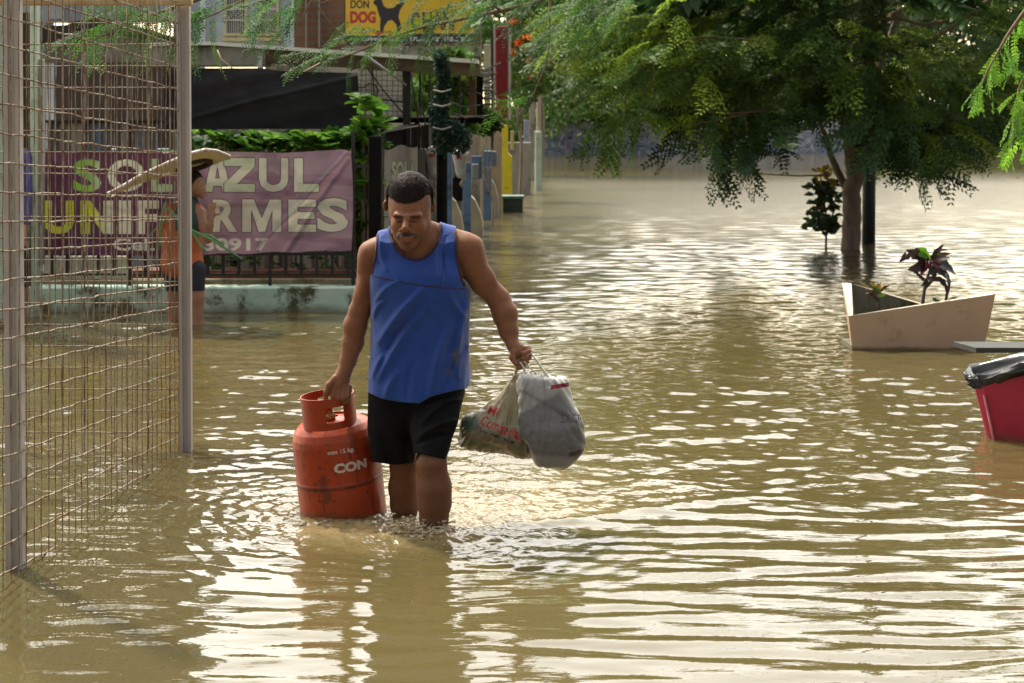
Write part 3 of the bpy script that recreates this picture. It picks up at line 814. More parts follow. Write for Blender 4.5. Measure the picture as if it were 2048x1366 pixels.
mb = MB(); mb.lathe([(.0, .22), (.022, .222), (.022, .242), (.014, .245), (.014, .268), (.020, .270), (.020, .286), (.0, .287)], tuple(tank_c + Rt @ cen), 20, Rt)
mb.build('valve', pmat('brass', (0.30, 0.20, 0.08), (0.2, .13, .05), 40, 0.4, metal=0.8), tank, smooth=True)
mb = MB(); mb.lathe([(R0*.80, -.46), (R0*.80, -.40), (R0*.78, -.40), (R0*.78, -.46)], tuple(tank_c), 40, Rt)
mb.build('foot_ring', pmat('orange_foot', (0.42, 0.07, 0.02), (0.2, 0.04, 0.02), 12, 0.5), tank, smooth=True)

# ------------------------------------------------------------------ plastic bags
m_bag = pmat('thin_plastic', (1, 1, 1), (0.90, 0.90, 0.90), 12, 0.30, attr=True, trans=0.30, bump=0.008, bscale=55, spec=0.6)
def bag_sdf(prims, seed, wr, amp):
    def f(Q):
        d = sdf_prims(prims, Q)
        px = 1024 + Q[:, 0]*F/Q[:, 1]; py = HY + (CH-Q[:, 2])*F/Q[:, 1]
        ang = np.arctan2(px-wr[0], py-wr[1]); rr = np.hypot(px-wr[0], py-wr[1])
        d = d - amp*np.abs(fbm(ang*wr[2], rr*0.012, Q[:, 1]*10, oct=3, seed=seed))*np.clip(rr/60, 0, 1)*2 - amp*.6*fbm(Q[:, 0]*40, Q[:, 1]*40, Q[:, 2]*40, oct=2, seed=seed+3)
        return d
    return f
B1 = .045
b1 = [cone(J(1030, 752, 0), J(1025, 778, B1-.01), 5*s0, 9*s0, .01), cone(J(1027, 772, B1-.02), J(955, 868, B1), 8*s0, 30*s0, .03, fy=1.3), cone(J(1029, 776, B1-.02), J(1040, 870, B1), 9*s0, 34*s0, .03, fy=1.2),
      cone(J(952, 852, B1), J(1055, 880, B1), 26*s0, 26*s0, .03, fy=1.6), cone(J(938, 865, B1), J(930, 880, B1), 14*s0, 9*s0, .02, fy=2), cone(J(995, 860, B1), J(1050, 890, B1), 24*s0, 20*s0, .03, fy=2),
      EL(942, 846, B1, 18, .05, 14, k=.02), cone(J(1027, 778, B1-.02), J(995, 850, B1), 9*s0, 32*s0, .02, fy=1.3)]
b1 += [cone(J(975, 878, B1), J(925, 883, B1), 22*s0, 5*s0, .02, fy=1.3), cone(J(935, 884, B1), J(1055, 902, B1), 8*s0, 12*s0, .02, fy=2)]
f1 = bag_sdf(b1, 50, (1029, 755, 9), .007)
a0, a1 = J(905, 925, 0), J(1095, 742, 0)
V1, F1 = surf_nets(f1, (a0[0], YM-.12, a0[2]), (a1[0], YM+.20, a1[2]), .003)
x_ = 1024 + V1[:, 0]*F/V1[:, 1]; y_ = HY + (CH-V1[:, 2])*F/V1[:, 1]
c1 = np.ones((len(V1), 3))*np.array([.40, .35, .24])
m_ = np.clip((y_-845-(x_-980)*.25)/14 + fbm(V1[:, 0]*20, V1[:, 2]*20, seed=3), 0, 1)[:, None]*.72; c1 = c1*(1-m_)+np.array([.13, .11, .065])*m_
m_ = np.clip(1-np.hypot((x_-938)/26, (y_-846)/20), 0, 1)[:, None]*2; m_ = np.clip(m_, 0, .8); c1 = c1*(1-m_)+np.array([.06, .12, .09])*m_
m_ = np.clip(1-np.abs(y_-(884+(x_-930)*.2))/9, 0, 1)[:, None]*.5*(x_ < 990)[:, None]; c1 = c1*(1-m_)+np.array([.06, .16, .08])*m_
# printed words run downhill to the right
ca, sa = math.cos(math.radians(21)), math.sin(math.radians(21))
u = (x_-975)*ca + (y_-820)*sa; v = (x_-975)*sa - (y_-820)*ca
front = V1[:, 1] < YM+B1+.01
red = text_mask('Mi', u, v, 2, 22, -8, 12, bold=.012) | text_mask('Comisariato', u, v, -4, 92, -34, -12, bold=.02)
blk = (u > 0) & (u < 74) & (v > -45) & (v < -40) & (vnoise(u*.35, v*.25, seed=8) > .45)      # small print too blurred to read
c1[red & front] = (.50, .03, .03); c1[blk & front] = (.05, .05, .06)
bag1 = empty('shopping_bag', J(1000, 900, B1), 'knotted beige plastic bag with red lettering held in the man\'s left hand', 'plastic bag')
mesh_obj('bag', V1, F1, m_bag, bag1, cols=c1)
mb = MB(); mb.tube([J(1038, 716, HB-.012), J(1036, 730, HB-.01), J(1032, 745, 0), J(1028, 757, .01)], [.006, .008, .006, .009], 8)
mb.build('knotted_handle', pmat('beige_plastic', (.42, .36, .22), (.34, .28, .16), 60, .4), bag1, smooth=True)
B2 = -.07
b2 = [cone(J(1112, 782, B2), J(1128, 765, B2), 12*s0, 7*s0, .012), cone(J(1072, 778, B2), J(1100, 860, B2), 26*s0, 50*s0, .04, fy=.8), cone(J(1075, 850, B2), J(1112, 885, B2), 30*s0, 48*s0, .04, fy=.8), cone(J(1055, 770, B2), J(1065, 850, B2), 18*s0, 25*s0, .03),
      cone(J(1118, 775, B2), J(1138, 850, B2), 14*s0, 28*s0, .03), cone(J(1125, 860, B2), J(1142, 888, B2), 28*s0, 26*s0, .03), EL(1105, 912, B2, 36, .05, 22, k=.02), cone(J(1110, 925, B2), J(1122, 932, B2), 8*s0, 5*s0, .01),
      cone(J(1044, 752, B2+.01), J(1052, 775, B2), 7*s0, 14*s0, .02), cone(J(1092, 756, B2+.01), J(1110, 778, B2), 7*s0, 16*s0, .02)]
f2 = bag_sdf(b2, 70, (1075, 700, 9), .0085)
a0, a1 = J(1020, 950, 0), J(1185, 735, 0)
V2, F2 = surf_nets(f2, (a0[0], YM+B2-.12, a0[2]), (a1[0], YM+B2+.14, a1[2]), .003)
x_ = 1024 + V2[:, 0]*F/V2[:, 1]; y_ = HY + (CH-V2[:, 2])*F/V2[:, 1]
c2 = np.ones((len(V2), 3))*np.array([.74, .73, .68])
# dark grey contents pressing against the thin film
k = np.clip(np.minimum.reduce([(y_-(752+0*x_))/8, (x_-1038)/6 + (y_-800)*.02, (1168-x_+(y_-880)*.0)/8, ((x_-1100)*-1.0+(y_-790)*.62+34)/7, (918-y_+(x_-1100)*.1)/10]), 0, 1)
k2 = np.clip(np.minimum((y_-(812-(x_-1060)*.55))/10, ((x_-1095)*-.85+(y_-790)*.6+25)/6), 0, 1)
c2 = c2*(1-.62*k[:, None])+np.array([.13, .13, .14])*.62*k[:, None]
c2 = c2*(1-.6*k2[:, None])+np.array([.07, .07, .08])*.6*k2[:, None]
m_ = np.clip(1-np.abs((x_-1125)*.58-(y_-828))/8, 0, 1)[:, None]*.5*((y_ > 780) & (y_ < 880))[:, None]; c2 = c2*(1-m_)+np.array([.06, .06, .065])*m_
fr = V2[:, 1] < YM+B2+.02
strip = (np.abs(y_-(772-(x_-1118)*.16)) < 4.2) & (x_ > 1101) & (x_ < 1138) & fr
c2[strip] = (.26, .01, .045)
tx = text_mask('SXCR', x_, -y_, 1122, 1166, -846, -828, bold=.02) & fr
c2[tx] = (.10, .07, .08)
tx = (x_ > 1124) & (x_ < 1162) & (y_ > 850) & (y_ < 854) & (vnoise(x_*.4, y_*.2, seed=9) > .45) & fr
c2[tx] = (.22, .18, .18)
m_ = ((y_ > 905+(1140-x_)*.3) & (y_ < 914+(1140-x_)*.3) & (x_ > 1138))[:, None]*.8; c2 = c2*(1-m_)+np.array([.06, .02, .02])*m_
bag2 = empty('shopping_bag', J(1105, 930, B2), 'white and grey plastic bag with a dark red strip in the man\'s left hand', 'plastic bag')
mesh_obj('bag', V2, F2, m_bag, bag2, cols=c2)
mb = MB()
mb.tube([J(1052, 712, HB-.03), J(1062, 706, HB-.028), J(1074, 722, B2+.02), J(1090, 745, B2+.01), J(1104, 768, B2)], [.006, .009, .010, .012, .020], 10, flat=.45)
mb.tube([J(1040, 724, HB-.035), J(1046, 732, HB-.035), J(1050, 745, B2+.005), J(1054, 764, B2)], [.006, .009, .010, .018], 10, flat=.5)
mb.tube([J(1048, 722, HB-.034), J(1062, 738, HB-.035), J(1082, 756, B2+.005), J(1096, 776, B2-.005)], [.006, .008, .009, .018], 10, flat=.4)
mb.build('handles', pmat('white_plastic', (.66, .64, .56), (.56, .53, .45), 40, .35, trans=.25), bag2, smooth=True)
# foam where his legs push the water
r = np.random.default_rng(5); fp = []
for i in range(480):
    t = r.random()
    x = 780+125*t; y = 1043+r.normal(0, 7); dpt = MY+r.normal(-.12-.05*math.sin(t*3), .045)
    zz = max(0.006, r.normal(.024, .020))*(1.2 if .1 < t < .45 else .8)
    X = (x-1024)*dpt/F
    rad = r.uniform(.0022, .0055)
    fp.append(ell((X+r.normal(0, .02), dpt, zz*.8), (rad*1.6, rad*1.3, rad*.8), .004))
for i in range(70):
    x = r.uniform(600, 770); dpt = YM+TB-.17+r.normal(-.03, .02); rad = r.uniform(.003, .007)
    fp.append(ell(((x-1024)*dpt/F, dpt, r.uniform(-.002, .007)), (rad*1.8, rad*1.4, rad), .006))
a0, a1 = P(590, 1000, 6.3), P(925, 1000, 6.3)
Vf, Ff = surf_nets(lambda Q: sdf_prims(fp, Q, .05)-.0010*fbm(Q[:, 0]*120, Q[:, 1]*120, Q[:, 2]*120, oct=2), (a0[0], YM-.35, -.02), (a1[0], YM+.25, .09), .0022)
foam, fnt, fb = _mat('foam')
fb.inputs['Base Color'].default_value = (.62, .52, .36, 1); fb.inputs['Roughness'].default_value = .12; fb.inputs['Transmission Weight'].default_value = .6; fb.inputs['IOR'].default_value = 1.33
tag(mesh_obj('water_splash', Vf, Ff, foam), 'foamy splash of muddy water around the wading man\'s shins', 'splash', kind='stuff')
# ------------------------------------------------------------------ wire cage on the left
m_post = pmat('galvanised_post', (0.46, 0.41, 0.37), (0.36, 0.32, 0.29), 14, 0.6, metal=0.15, bump=0.0006, stain=(0.16, 0.08, 0.03), sscale=9, slo=.60, shi=.72, stretch=(1, 1, .25))
m_rust = pmat('rusty_wire', (0.16, 0.085, 0.04), (0.31, 0.27, 0.20), 16, 0.7, metal=0.1, bump=0.0006, bscale=200, lo=.42, hi=.60)
m_rail = pmat('rusty_rail', (0.38, 0.22, 0.08), (0.44, 0.34, 0.18), 12, 0.7, bump=0.0008, bscale=60)
cage = empty('wire_cage', P(43, 1150, 5.74), 'rusty welded wire cage with grey posts at the left edge of the picture', 'cage')
NA = np.array([43.0, 5.74]); 
def sx(px, Y): return (px-1024)*Y/F
A3 = np.array([sx(42, 5.74), 5.74]); B3 = np.array([sx(355, 7.78), 7.78])
mb = MB()
def ipost(mb, x0, x1, px0b, px1b, Y, ztop, zb):
    # C-section post: web and two lips, slightly out of plumb
    dxt = 0; xa0, xa1 = sx(x0, Y), sx(x1, Y); xb0, xb1 = sx(px0b, Y), sx(px1b, Y)
    for f0, f1, y0, y1 in ((0, .30, 0, .045), (.30, .72, .012, .040), (.72, 1, .002, .045)):
        V = []
        for z, a, b in ((zb, xb0, xb1), (ztop, xa0, xa1)):
            for yy in (Y+y0, Y+y1):
                V += [(a+(b-a)*f0, yy, z), (a+(b-a)*f1, yy, z)]
        mb.add(V, [(0, 1, 3, 2), (4, 6, 7, 5), (0, 4, 5, 1), (2, 3, 7, 6), (0, 2, 6, 4), (1, 5, 7, 3)])
ipost(mb, 4, 37, 13, 46, 5.765, 1.5+300*5.76/F, -.5); mb.build('post', m_post, cage)
mb = MB(); ipost(mb, 352, 378, 361, 383, 7.80, 1.5+218*7.8/F, -.5); mb.build('post', m_post, cage)
mb = MB(); ipost(mb, -330, -300, -330, -300, 7.86, 1.5+225*7.8/F, -.5); mb.build('post', m_post, cage)
mb = MB(); a = P(-330, 0, 7.76); b = P(384, 0, 7.76)
mb.box(a[0], b[0], 7.74, 7.79, 1.5+219*7.78/F, 1.5+231*7.78/F, .004); mb.build('top_rail', m_rail, cage)
rw = np.random.default_rng(3)
def wire(mb, a, b, r, n=18, wob=.0018):
    t = np.linspace(0, 1, n)[:, None]; p = np.array(a)*(1-t)+np.array(b)*t
    p[1:-1] += rw.normal(0, wob, (n-2, 3)); mb.tube(p, r, 5)
mb = MB()
d_ = B3-A3
for i in range(-6, 24):
    yn, yf = 42+57.3*i, 134+43.6*i
    za = CH-(yn-HY)*5.74/F; zb = CH-(yf-HY)*7.78/F
    if zb > 2.02: continue
    e = -0.28
    wire(mb, (A3[0]+d_[0]*e, A3[1]+d_[1]*e, za+(zb-za)*e), (B3[0], B3[1], zb), .0034, 34)
for k in range(-8, 28):
    t = (k+.5)/27.5
    x, y = A3+d_*t
    wire(mb, (x+.006, y, -.12), (x+.006, y, 1.98+.02*rw.random()), .0021, 22, .001)
mb.build('side_mesh', m_rust, cage, smooth=True)
mb = MB()
for k in range(0, 26):
    y = 2+43.2*k; z = CH-(y-HY)*7.79/F
    if z < -.15: break
    wire(mb, (sx(-330, 7.81), 7.81, z), (sx(362, 7.81), 7.81, z), .0026, 30, .001)
for k in range(0, 32):
    x = sx(340-42.8*k*.5-(0 if k % 2 == 0 else 4), 7.815)
    if x < sx(-330, 7.8): continue
    wire(mb, (x, 7.815, -.12), (x, 7.815, 1.99), .0040 if k % 2 == 0 else .0019, 22, .0008)
mb.build('back_mesh', m_rust, cage, smooth=True)

# ------------------------------------------------------------------ low mint wall, iron fence, banner
m_mint = pmat('mint_paint', (0.42, 0.60, 0.49), (0.52, 0.62, 0.52), 3, 0.85, bump=0.002, bscale=40, stain=(0.07, 0.075, 0.03), sscale=5.0, slo=.50, shi=.60, tide=(.10, (.14, .12, .06), .7))
YWL = 13.3
o = MB().box(P(-260, 0, YWL)[0], P(738, 0, YWL)[0], YWL, YWL+.22, -.6, P(0, 574, YWL)[2], .012)
for q in (590, 440): o.pbox(q, q+1.5, 578, 626, YWL-.002, .01)
tag(o.build('garden_wall', m_mint), 'low mint green wall with mould stains standing in the water under the purple banner', 'wall')
m_black = pmat('black_iron', (0.012, 0.012, 0.013), (0.02, 0.018, 0.016), 20, 0.5, bump=0.0004)
m_brickred = pmat('red_brick_sill', (0.20, 0.075, 0.04), (0.13, 0.06, 0.04), 12, 0.9, stain=(.05, .04, .025), sscale=8)
m_sill = pmat('beige_sill', (0.36, 0.31, 0.20), (0.28, 0.24, 0.15), 8, 0.9, stain=(.12, .10, .05), sscale=6)
o = MB().pbox(-200, 735, 541, 560, YWL+.32, .3).build('raised_bed', m_brickred)
tag(o, 'dark red brick edging of a raised bed behind the iron fence', 'planting bed')
mb = MB().pbox(-200, 735, 558, 580, YWL+.24, .07, .006); mb.build('sill', m_sill, None)
tag(bpy.data.objects['sill'], 'beige concrete ledge running along the back of the mint wall', 'ledge')
fence = empty('iron_fence', P(560, 575, YWL+.1), 'black iron railing on the mint wall with a purple banner tied to it', 'fence')
YF = YWL+.10
for y0, y1, xa in ((503, 511, -200), (330, 335, 80), (547, 551, -200)):
    MB().pbox(xa, 738, y0, y1, YF+.012, .016).build('rail', m_black, fence)
for k in range(-20, 10):
    x = 415+31.2*k
    if x < -180: continue
    long = (k-4) % 9 == 0
    MB().pbox(x-3.2, x+3.2, 505, 572 if long else 552, YF, .02).build('baluster', m_black, fence)
for x in (706, 60, 380):
    MB().pbox(x-3.5, x+3.5, 262, 573, YF+.03, .03).build('post', m_black, fence)
# the purple banner: one dense cloth with the printing coloured into it
nx, ny = 760, 250
uu, vv = np.meshgrid(np.linspace(0, 1, nx), np.linspace(0, 1, ny), indexing='ij')
px = 82 + uu*620 + 4*np.sin(vv*3)*(uu > .95)
top = np.interp(uu, [0, .25, .5, .60, .78, .97, 1], [302, 304, 308, 303, 306, 299, 302]); bot = np.interp(uu, [0, .3, .6, .8, 1], [508, 510, 508, 504, 500]) + 1.5*np.sin(uu*40)
py = top*(1-vv)+bot*vv
dy = .014*fbm(uu*5, vv*3, oct=3, seed=2) + .008*np.sin((vv*26+uu*5)+3*fbm(uu*4, vv*4, seed=7))*np.clip(fbm(uu*3, vv*2, seed=12)+.35, 0, 1) \
    + .03*np.exp(-((vv-(1-uu)*3.2)/.05)**2)*(uu > .7) - .02*np.exp(-((vv-(1-uu)*4.6-.02)/.05)**2)*(uu > .7) + .02*np.exp(-((vv-.02-(uu-0)*2.0)/.06)**2)*(uu < .3)
Yb = YWL-.03-dy
Vn = np.stack([(px-1024)*Yb/F, Yb, CH-(py-HY)*Yb/F], -1).reshape(-1, 3)
col = np.zeros((nx, ny, 3)); 
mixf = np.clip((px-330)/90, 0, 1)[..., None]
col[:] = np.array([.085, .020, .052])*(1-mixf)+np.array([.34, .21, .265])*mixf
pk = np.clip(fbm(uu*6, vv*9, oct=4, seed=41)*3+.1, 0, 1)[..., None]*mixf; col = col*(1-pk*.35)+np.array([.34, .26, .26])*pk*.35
pk = np.clip(fbm(uu*7, vv*12, oct=3, seed=51)*4-.3, 0, 1)[..., None]; col = col*(1-pk*.4)+np.array([.13, .04, .10])*pk*.4
GLY = {'Z': [[(0,0),(1,0),(1,.24),(.42,.76),(1,.76),(1,1),(0,1),(0,.76),(.58,.24),(0,.24)]], 'L': [[(0,0),(.36,0),(.36,.76),(1,.76),(1,1),(0,1)]], 'I': [[(0,0),(1,0),(1,1),(0,1)]],
       'F': [[(0,0),(1,0),(1,.24),(.36,.24),(.36,.40),(.92,.40),(.92,.63),(.36,.63),(.36,1),(0,1)]], 'E': [[(0,0),(1,0),(1,.23),(.34,.23),(.34,.385),(.94,.385),(.94,.60),(.34,.60),(.34,.77),(1,.77),(1,1),(0,1)]],
       'N': [[(0,0),(.30,0),(.70,.56),(.70,0),(1,0),(1,1),(.70,1),(.30,.44),(.30,1),(0,1)]], 'M': [[(0,0),(.30,0),(.5,.58),(.70,0),(1,0),(1,1),(.77,1),(.77,.30),(.58,1),(.42,1),(.23,.30),(.23,1),(0,1)]],
       'A': [[(.30,0),(.70,0),(1,1),(.70,1),(.655,.82),(.345,.82),(.30,1),(0,1)], [(.41,.60),(.59,.60),(.5,.24)]]}
def inpoly(poly, X, Y):
    ins = np.zeros(X.shape, bool); n = len(poly)
    for i in range(n):
        (x1, y1), (x2, y2) = poly[i], poly[(i+1) % n]
        ins ^= ((y1 > Y) != (y2 > Y)) & (X < (x2-x1)*(Y-y1)/((y2-y1) or 1e-9)+x1)
    return ins
def word(t, x0, x1, y0, y1, c, bold, ol=.0, c2=None, cx=0):
    U, W = px, -py
    if t in GLY:
        m = np.zeros(px.shape, bool)
        for pl_ in GLY[t]: m ^= inpoly(pl_, (px-x0)/(x1-x0), (py-y0)/(y1-y0))
    else: m = text_mask(t, U, W, x0, x1, -y1, -y0, bold=bold)
    if ol:
        g = m.copy()
        for _ in range(2): g = g | np.roll(g, 1, 0) | np.roll(g, -1, 0) | np.roll(g, 1, 1) | np.roll(g, -1, 1)
        col[g] = (.05, .04, .05)
    if c2 is None: col[m] = c
    else:
        k = np.clip((px-cx)/30, 0, 1)[..., None]; cc = np.array(c)*(1-k)+np.array(c2)*k
        col[m] = cc[m]
cream = (.64, .60, .47); lime = (.52, .53, .02); green = (.22, .42, .05)
word('S', 146, 203, 318, 384, green, .03, .012, (.5, .52, .4), 178); word('O', 215, 290, 318, 384, cream, .03, .012); word('L', 302, 345, 318, 384, (.34, .40, .24), .03, .012)
for t_, a_, b_ in (('A', 408, 462), ('Z', 448, 510), ('U', 518, 577), ('L', 588, 638)):
    word(t_, a_, b_, 316, 384, cream, .035, .012)
for t_, a_, b_ in (('U', 87, 148), ('N', 161, 226), ('I', 238, 262), ('F', 274, 318), ('O', 328, 388)):
    word(t_, a_, b_, 401, 468, lime, .04, 0, cream, 188)
for t_, a_, b_ in (('R', 425, 475), ('M', 484, 563), ('E', 577, 632), ('S', 634, 697)):
    word(t_, a_, b_, 396 if t_ == 'S' else 399, 464, cream, .045, .012)
word('Cel. 09330917', 226, 538, 476, 502, (.66, .62, .54), .03, 0)
gz = ((np.abs(px-458) < 50) | (np.abs(px-620) < 26)) & (py > 365) & (py < 385); gz |= (px > 445) & (px < 510) & (py < 340) & (py > 312)
lum = col.sum(-1) > 1.2; col[gz & lum] = col[gz & lum]*.6+np.array([.30, .42, .20])*.4
dirt = np.clip(fbm(uu*14, vv*5, oct=4, seed=61)*3, 0, 1)[..., None]*.22; col = col*(1-dirt)
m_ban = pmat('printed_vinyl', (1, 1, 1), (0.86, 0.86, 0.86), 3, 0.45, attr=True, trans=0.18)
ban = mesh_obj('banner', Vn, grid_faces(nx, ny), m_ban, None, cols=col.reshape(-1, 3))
tag(ban, 'wrinkled purple banner reading SOL AZUL UNIFORMES tied to the iron railing', 'banner')
OFF[ban.name] = np.zeros(3)
for x, y in ((84, 304), (240, 308), (395, 306), (548, 306), (700, 302), (699, 400), (697, 498), (86, 505), (393, 505)):
    MB().tube([P(x, y, YWL-.02), P(x+2, y-2, YWL+.13)], .006, 6).build('tie', m_black, ban)

# ------------------------------------------------------------------ black gate and street fronts on the left
m_dark = pmat('black_gate_paint', (0.006, 0.0055, 0.0055), (0.011, 0.010, 0.009), 10, 0.8, spec=.1, bump=0.0005)
gp = MB().pbox(737, 762, 272, 700, 13.45, .18, .006); tag(gp.build('gate_post', m_dark), 'thick square black gate post at the right end of the purple banner', 'post')
gate = empty('metal_gate', P(820, 620, 15), 'black corrugated metal gate with a white cloth hung on it', 'gate')
def slant(mb, pts, dep): mb.prism([P(x, y, Y) for x, y, Y in pts], dep); return mb
mb = MB(); n = 44
for k in range(n):
    t0, t1 = k/n, (k+.55)/n
    for a, b, o_ in ((t0, t1, 0), (t1, (k+1)/n, .018)):
        x0, x1 = 765+125*a, 765+125*b; Ya, Yb_ = 14+3.5*a+o_, 14+3.5*b+o_
        slant(mb, [(x0, 263-23*a, Ya), (x1, 263-23*b, Yb_), (x1, 230+5250/Yb_+12, Yb_), (x0, 230+5250/Ya+12, Ya)], .012)
mb.build('panel', m_dark, gate)
mb = MB(); mb.tube([P(764, 262, 13.97), P(891, 239, 17.4)], .018, 6); mb.build('top_rail', m_black, gate)
for x, y, Y in ((765, 265, 13.98), (838, 250, 15.9), (890, 241, 17.4)):
    MB().pbox(x-3, x+3, y, 640, Y-.02, .05).build('post', m_black, gate)
# white cloth reading SOLA
nx2, ny2 = 180, 160
uu, vv = np.meshgrid(np.linspace(0, 1, nx2), np.linspace(0, 1, ny2), indexing='ij')
px = 764+uu*71+vv*4*(uu-.2); py = (297-6*uu+4*np.sin(uu*9))*(1-vv)+(470+10*uu)*vv
Yb = 13.92+uu*1.6 - .03*np.sin(uu*26+2*vv)*(.3+uu) - .02*fbm(uu*5, vv*3, seed=4)
Vn = np.stack([(px-1024)*Yb/F, Yb, CH-(py-HY)*Yb/F], -1).reshape(-1, 3)
col = np.ones((nx2, ny2, 3))*np.array([.36, .31, .27]); k = np.clip((uu-.76)*12, 0, 1)[..., None]; col = col*(1-k)+np.array([.60, .58, .48])*k
col[text_mask('SOLA', px, -py, 782, 834, -362, -321, bold=.10)] = (.06, .06, .06)
col[text_mask('SOLA', px, -py, 783, 833, -360, -322, bold=.05)] = (.62, .62, .46)
cl_ = mesh_obj('hanging_cloth', Vn, grid_faces(nx2, ny2), pmat('canvas', (1, 1, 1), (.8, .8, .8), 6, .8, attr=True, trans=.2), None, cols=col.reshape(-1, 3))
tag(cl_, 'sagging off white cloth with pale letters hung on the black gate behind the man\'s head', 'cloth')

m_conc = pmat('old_concrete', (0.36, 0.33, 0.28), (0.27, 0.25, 0.21), 5, 0.9, bump=0.002, bscale=50, stain=(.11, .10, .08), sscale=3, slo=.52, shi=.66, stretch=(1, 1, .5))
m_conc2 = pmat('dark_concrete', (0.17, 0.155, 0.14), (0.12, 0.11, 0.10), 5, 0.9, bump=0.002, bscale=50)
m_beige = pmat('beige_plaster', (0.42, 0.36, 0.26), (0.34, 0.29, 0.21), 4, 0.9, bump=0.001, stain=(.15, .13, .09), sscale=3, slo=.55, shi=.7)
m_blue = pmat('faded_blue_paint', (0.12, 0.20, 0.34), (0.09, 0.15, 0.25), 5, 0.75, stain=(.05, .07, .09), sscale=5, slo=.52, shi=.64)
m_yellow = pmat('yellow_paint', (0.62, 0.55, 0.015), (0.55, 0.47, 0.02), 5, 0.7, stain=(.2, .17, .03), sscale=4, slo=.60, shi=.72)
m_green = pmat('green_enamel', (0.02, 0.045, 0.035), (0.03, 0.06, 0.045), 10, 0.5)
m_mintp = pmat('pale_green_paint', (0.45, 0.53, 0.42), (0.36, 0.44, 0.36), 5, 0.75, stain=(.2, .18, .11), sscale=5, slo=.56, shi=.68)
m_lilac = pmat('lilac_paint', (0.30, 0.31, 0.42), (0.24, 0.25, 0.34), 5, 0.8, stain=(.2, .18, .15), sscale=5)
m_white = pmat('white_paint', (0.62, 0.60, 0.55), (0.52, 0.50, 0.46), 6, 0.6, stain=(.3, .27, .22), sscale=5, slo=.56, shi=.7)
def single(name, mat, label, cat, boxes, Y, dep=.15, group=None, bev=.006):
    mb = MB()
    for b in boxes: mb.pbox(b[0], b[1], b[2], b[3], b[4] if len(b) > 4 else Y, b[5] if len(b) > 5 else dep, bev)
    return tag(mb.build(name, mat), label, cat, group)
single('pillar', m_dark, 'black pillar just left of the blue posts', 'pillar', [(868, 886, 238, 560)], 18.2, .25)
single('pillar', m_conc2, 'grey pillar beside the right edge of the white cloth on the black gate', 'pillar', [(836, 850, 298, 610)], 15.55, .2)
G_ = 'blue posts along the flooded street'
single('post', m_blue, 'blue post right beside the black pillar', 'post', [(887, 904, 300, 560)], 18.8, .15, G_)
single('post', m_blue, 'middle blue post with a white meter on its left', 'post', [(925, 942, 325, 560)], 20.5, .15, G_)
single('post', m_blue, 'tall blue post nearest the yellow pillar', 'post', [(966, 983, 302, 452)], 25.0, .2, G_)
single('service_box', m_blue, 'small grey blue box fixed beside the tall blue post', 'box', [(983.5, 993, 303, 332)], 25.1, .2)
o = empty('meter_board', P(952, 345, 22), 'grey meter board between two blue posts', 'meter board')
MB().pbox(943, 965, 312, 358, 22, .08, .004).build('board', m_blue, o)
MB().pbox(944, 957, 328, 357, 21.9, .09, .006).build('cover', pmat('grey_cover', (.25, .27, .29), (.2, .22, .24), 9, .6), o)
MB().pbox(963, 964.5, 300, 470, 21.9, .02).build('pipe', m_conc, o)
def meter(x, y, Y, h, label):
    o = empty('electric_meter', P(x+14, y+h, Y), label, 'electric meter', 'electric meters wrapped in clear plastic')
    MB().pbox(x-6, x+3, y+2, y+h-6, Y+.03, .1, .01).build('back_box', m_conc2, o)
    prims = [cone(P(x+13, y+9, Y), P(x+15, y+h-16, Y), .075, .055, .03, fy=.8), cone(P(x+3, y+5, Y), P(x+28, y+3, Y), .028, .026, .02), cone(P(x+16, y+h-14, Y), P(x+22, y+h-4, Y), .035, .02, .02)]
    a, b = P(x-12, y+h+14, Y), P(x+42, y-14, Y)
    Vm, Fm = surf_nets(lambda Q: sdf_prims(prims, Q, .2)-.006*fbm(Q[:, 0]*30, Q[:, 1]*30, Q[:, 2]*18, oct=2, seed=int(x)), (a[0], Y-.2, a[2]), (b[0], Y+.2, b[2]), .011)
    yy = HY+(CH-Vm[:, 2])*F/Vm[:, 1]; xx = 1024+Vm[:, 0]*F/Vm[:, 1]
    c = np.ones((len(Vm), 3))*np.array([.42, .39, .37]); c[(yy < y+8)] = (.72, .68, .66)
    c[(yy > y+8) & (yy < y+15) & (xx > x+5) & (xx < x+18)] = (.40, .05, .05)
    c[(yy > y+32) & (yy < y+47) & (xx > x+12)] = (.45, .52, .48)
    mesh_obj('cover', Vm, Fm, pmat('clear_film', (1, 1, 1), (.8, .8, .8), 30, .3, attr=True, trans=.2), o, cols=c)
    mb = MB(); mb.tube([P(x+22, y+h-4, Y), P(x+16, y+h+5, Y), P(x+20, y+h+12, Y)], .02, 6); mb.build('cable', m_conc, o, smooth=True)
meter(853, 300, 15.6, 62, 'electric meter wrapped in plastic, nearer the man\'s head')
meter(906, 304, 19.5, 58, 'electric meter wrapped in plastic between the two left blue posts')
def ramp(x0, x1, y0, Y, label):
    mb = MB(); pts = [P(x0, 700, Y), P(x0, y0, Y), P(x0+(x1-x0)*.35, y0+8, Y), P(x0+(x1-x0)*.8, y0+34, Y), P(x1, y0+62, Y), P(x1, 700, Y)]
    mb.prism(pts, .3); tag(mb.build('buttress', m_beige), label, 'wall', 'rounded wall ends between the posts')
ramp(903, 926, 396, 19.6, 'rounded beige wall end between the two left blue posts')
ramp(941, 966, 392, 21.5, 'rounded beige wall end left of the tall blue post')
ramp(983, 999, 360, 25.6, 'beige wall end right of the tall blue post')
single('doorway', m_dark, 'black recess under the right plastic wrapped meter', 'doorway', [(903, 925, 345, 402)], 19.9, .2)  # black block standing in for the shade of the recess
single('street_wall', m_conc, 'grey stained wall above the blue posts', 'wall', [(742, 960, 243, 700, 26.0, .3)], 26)
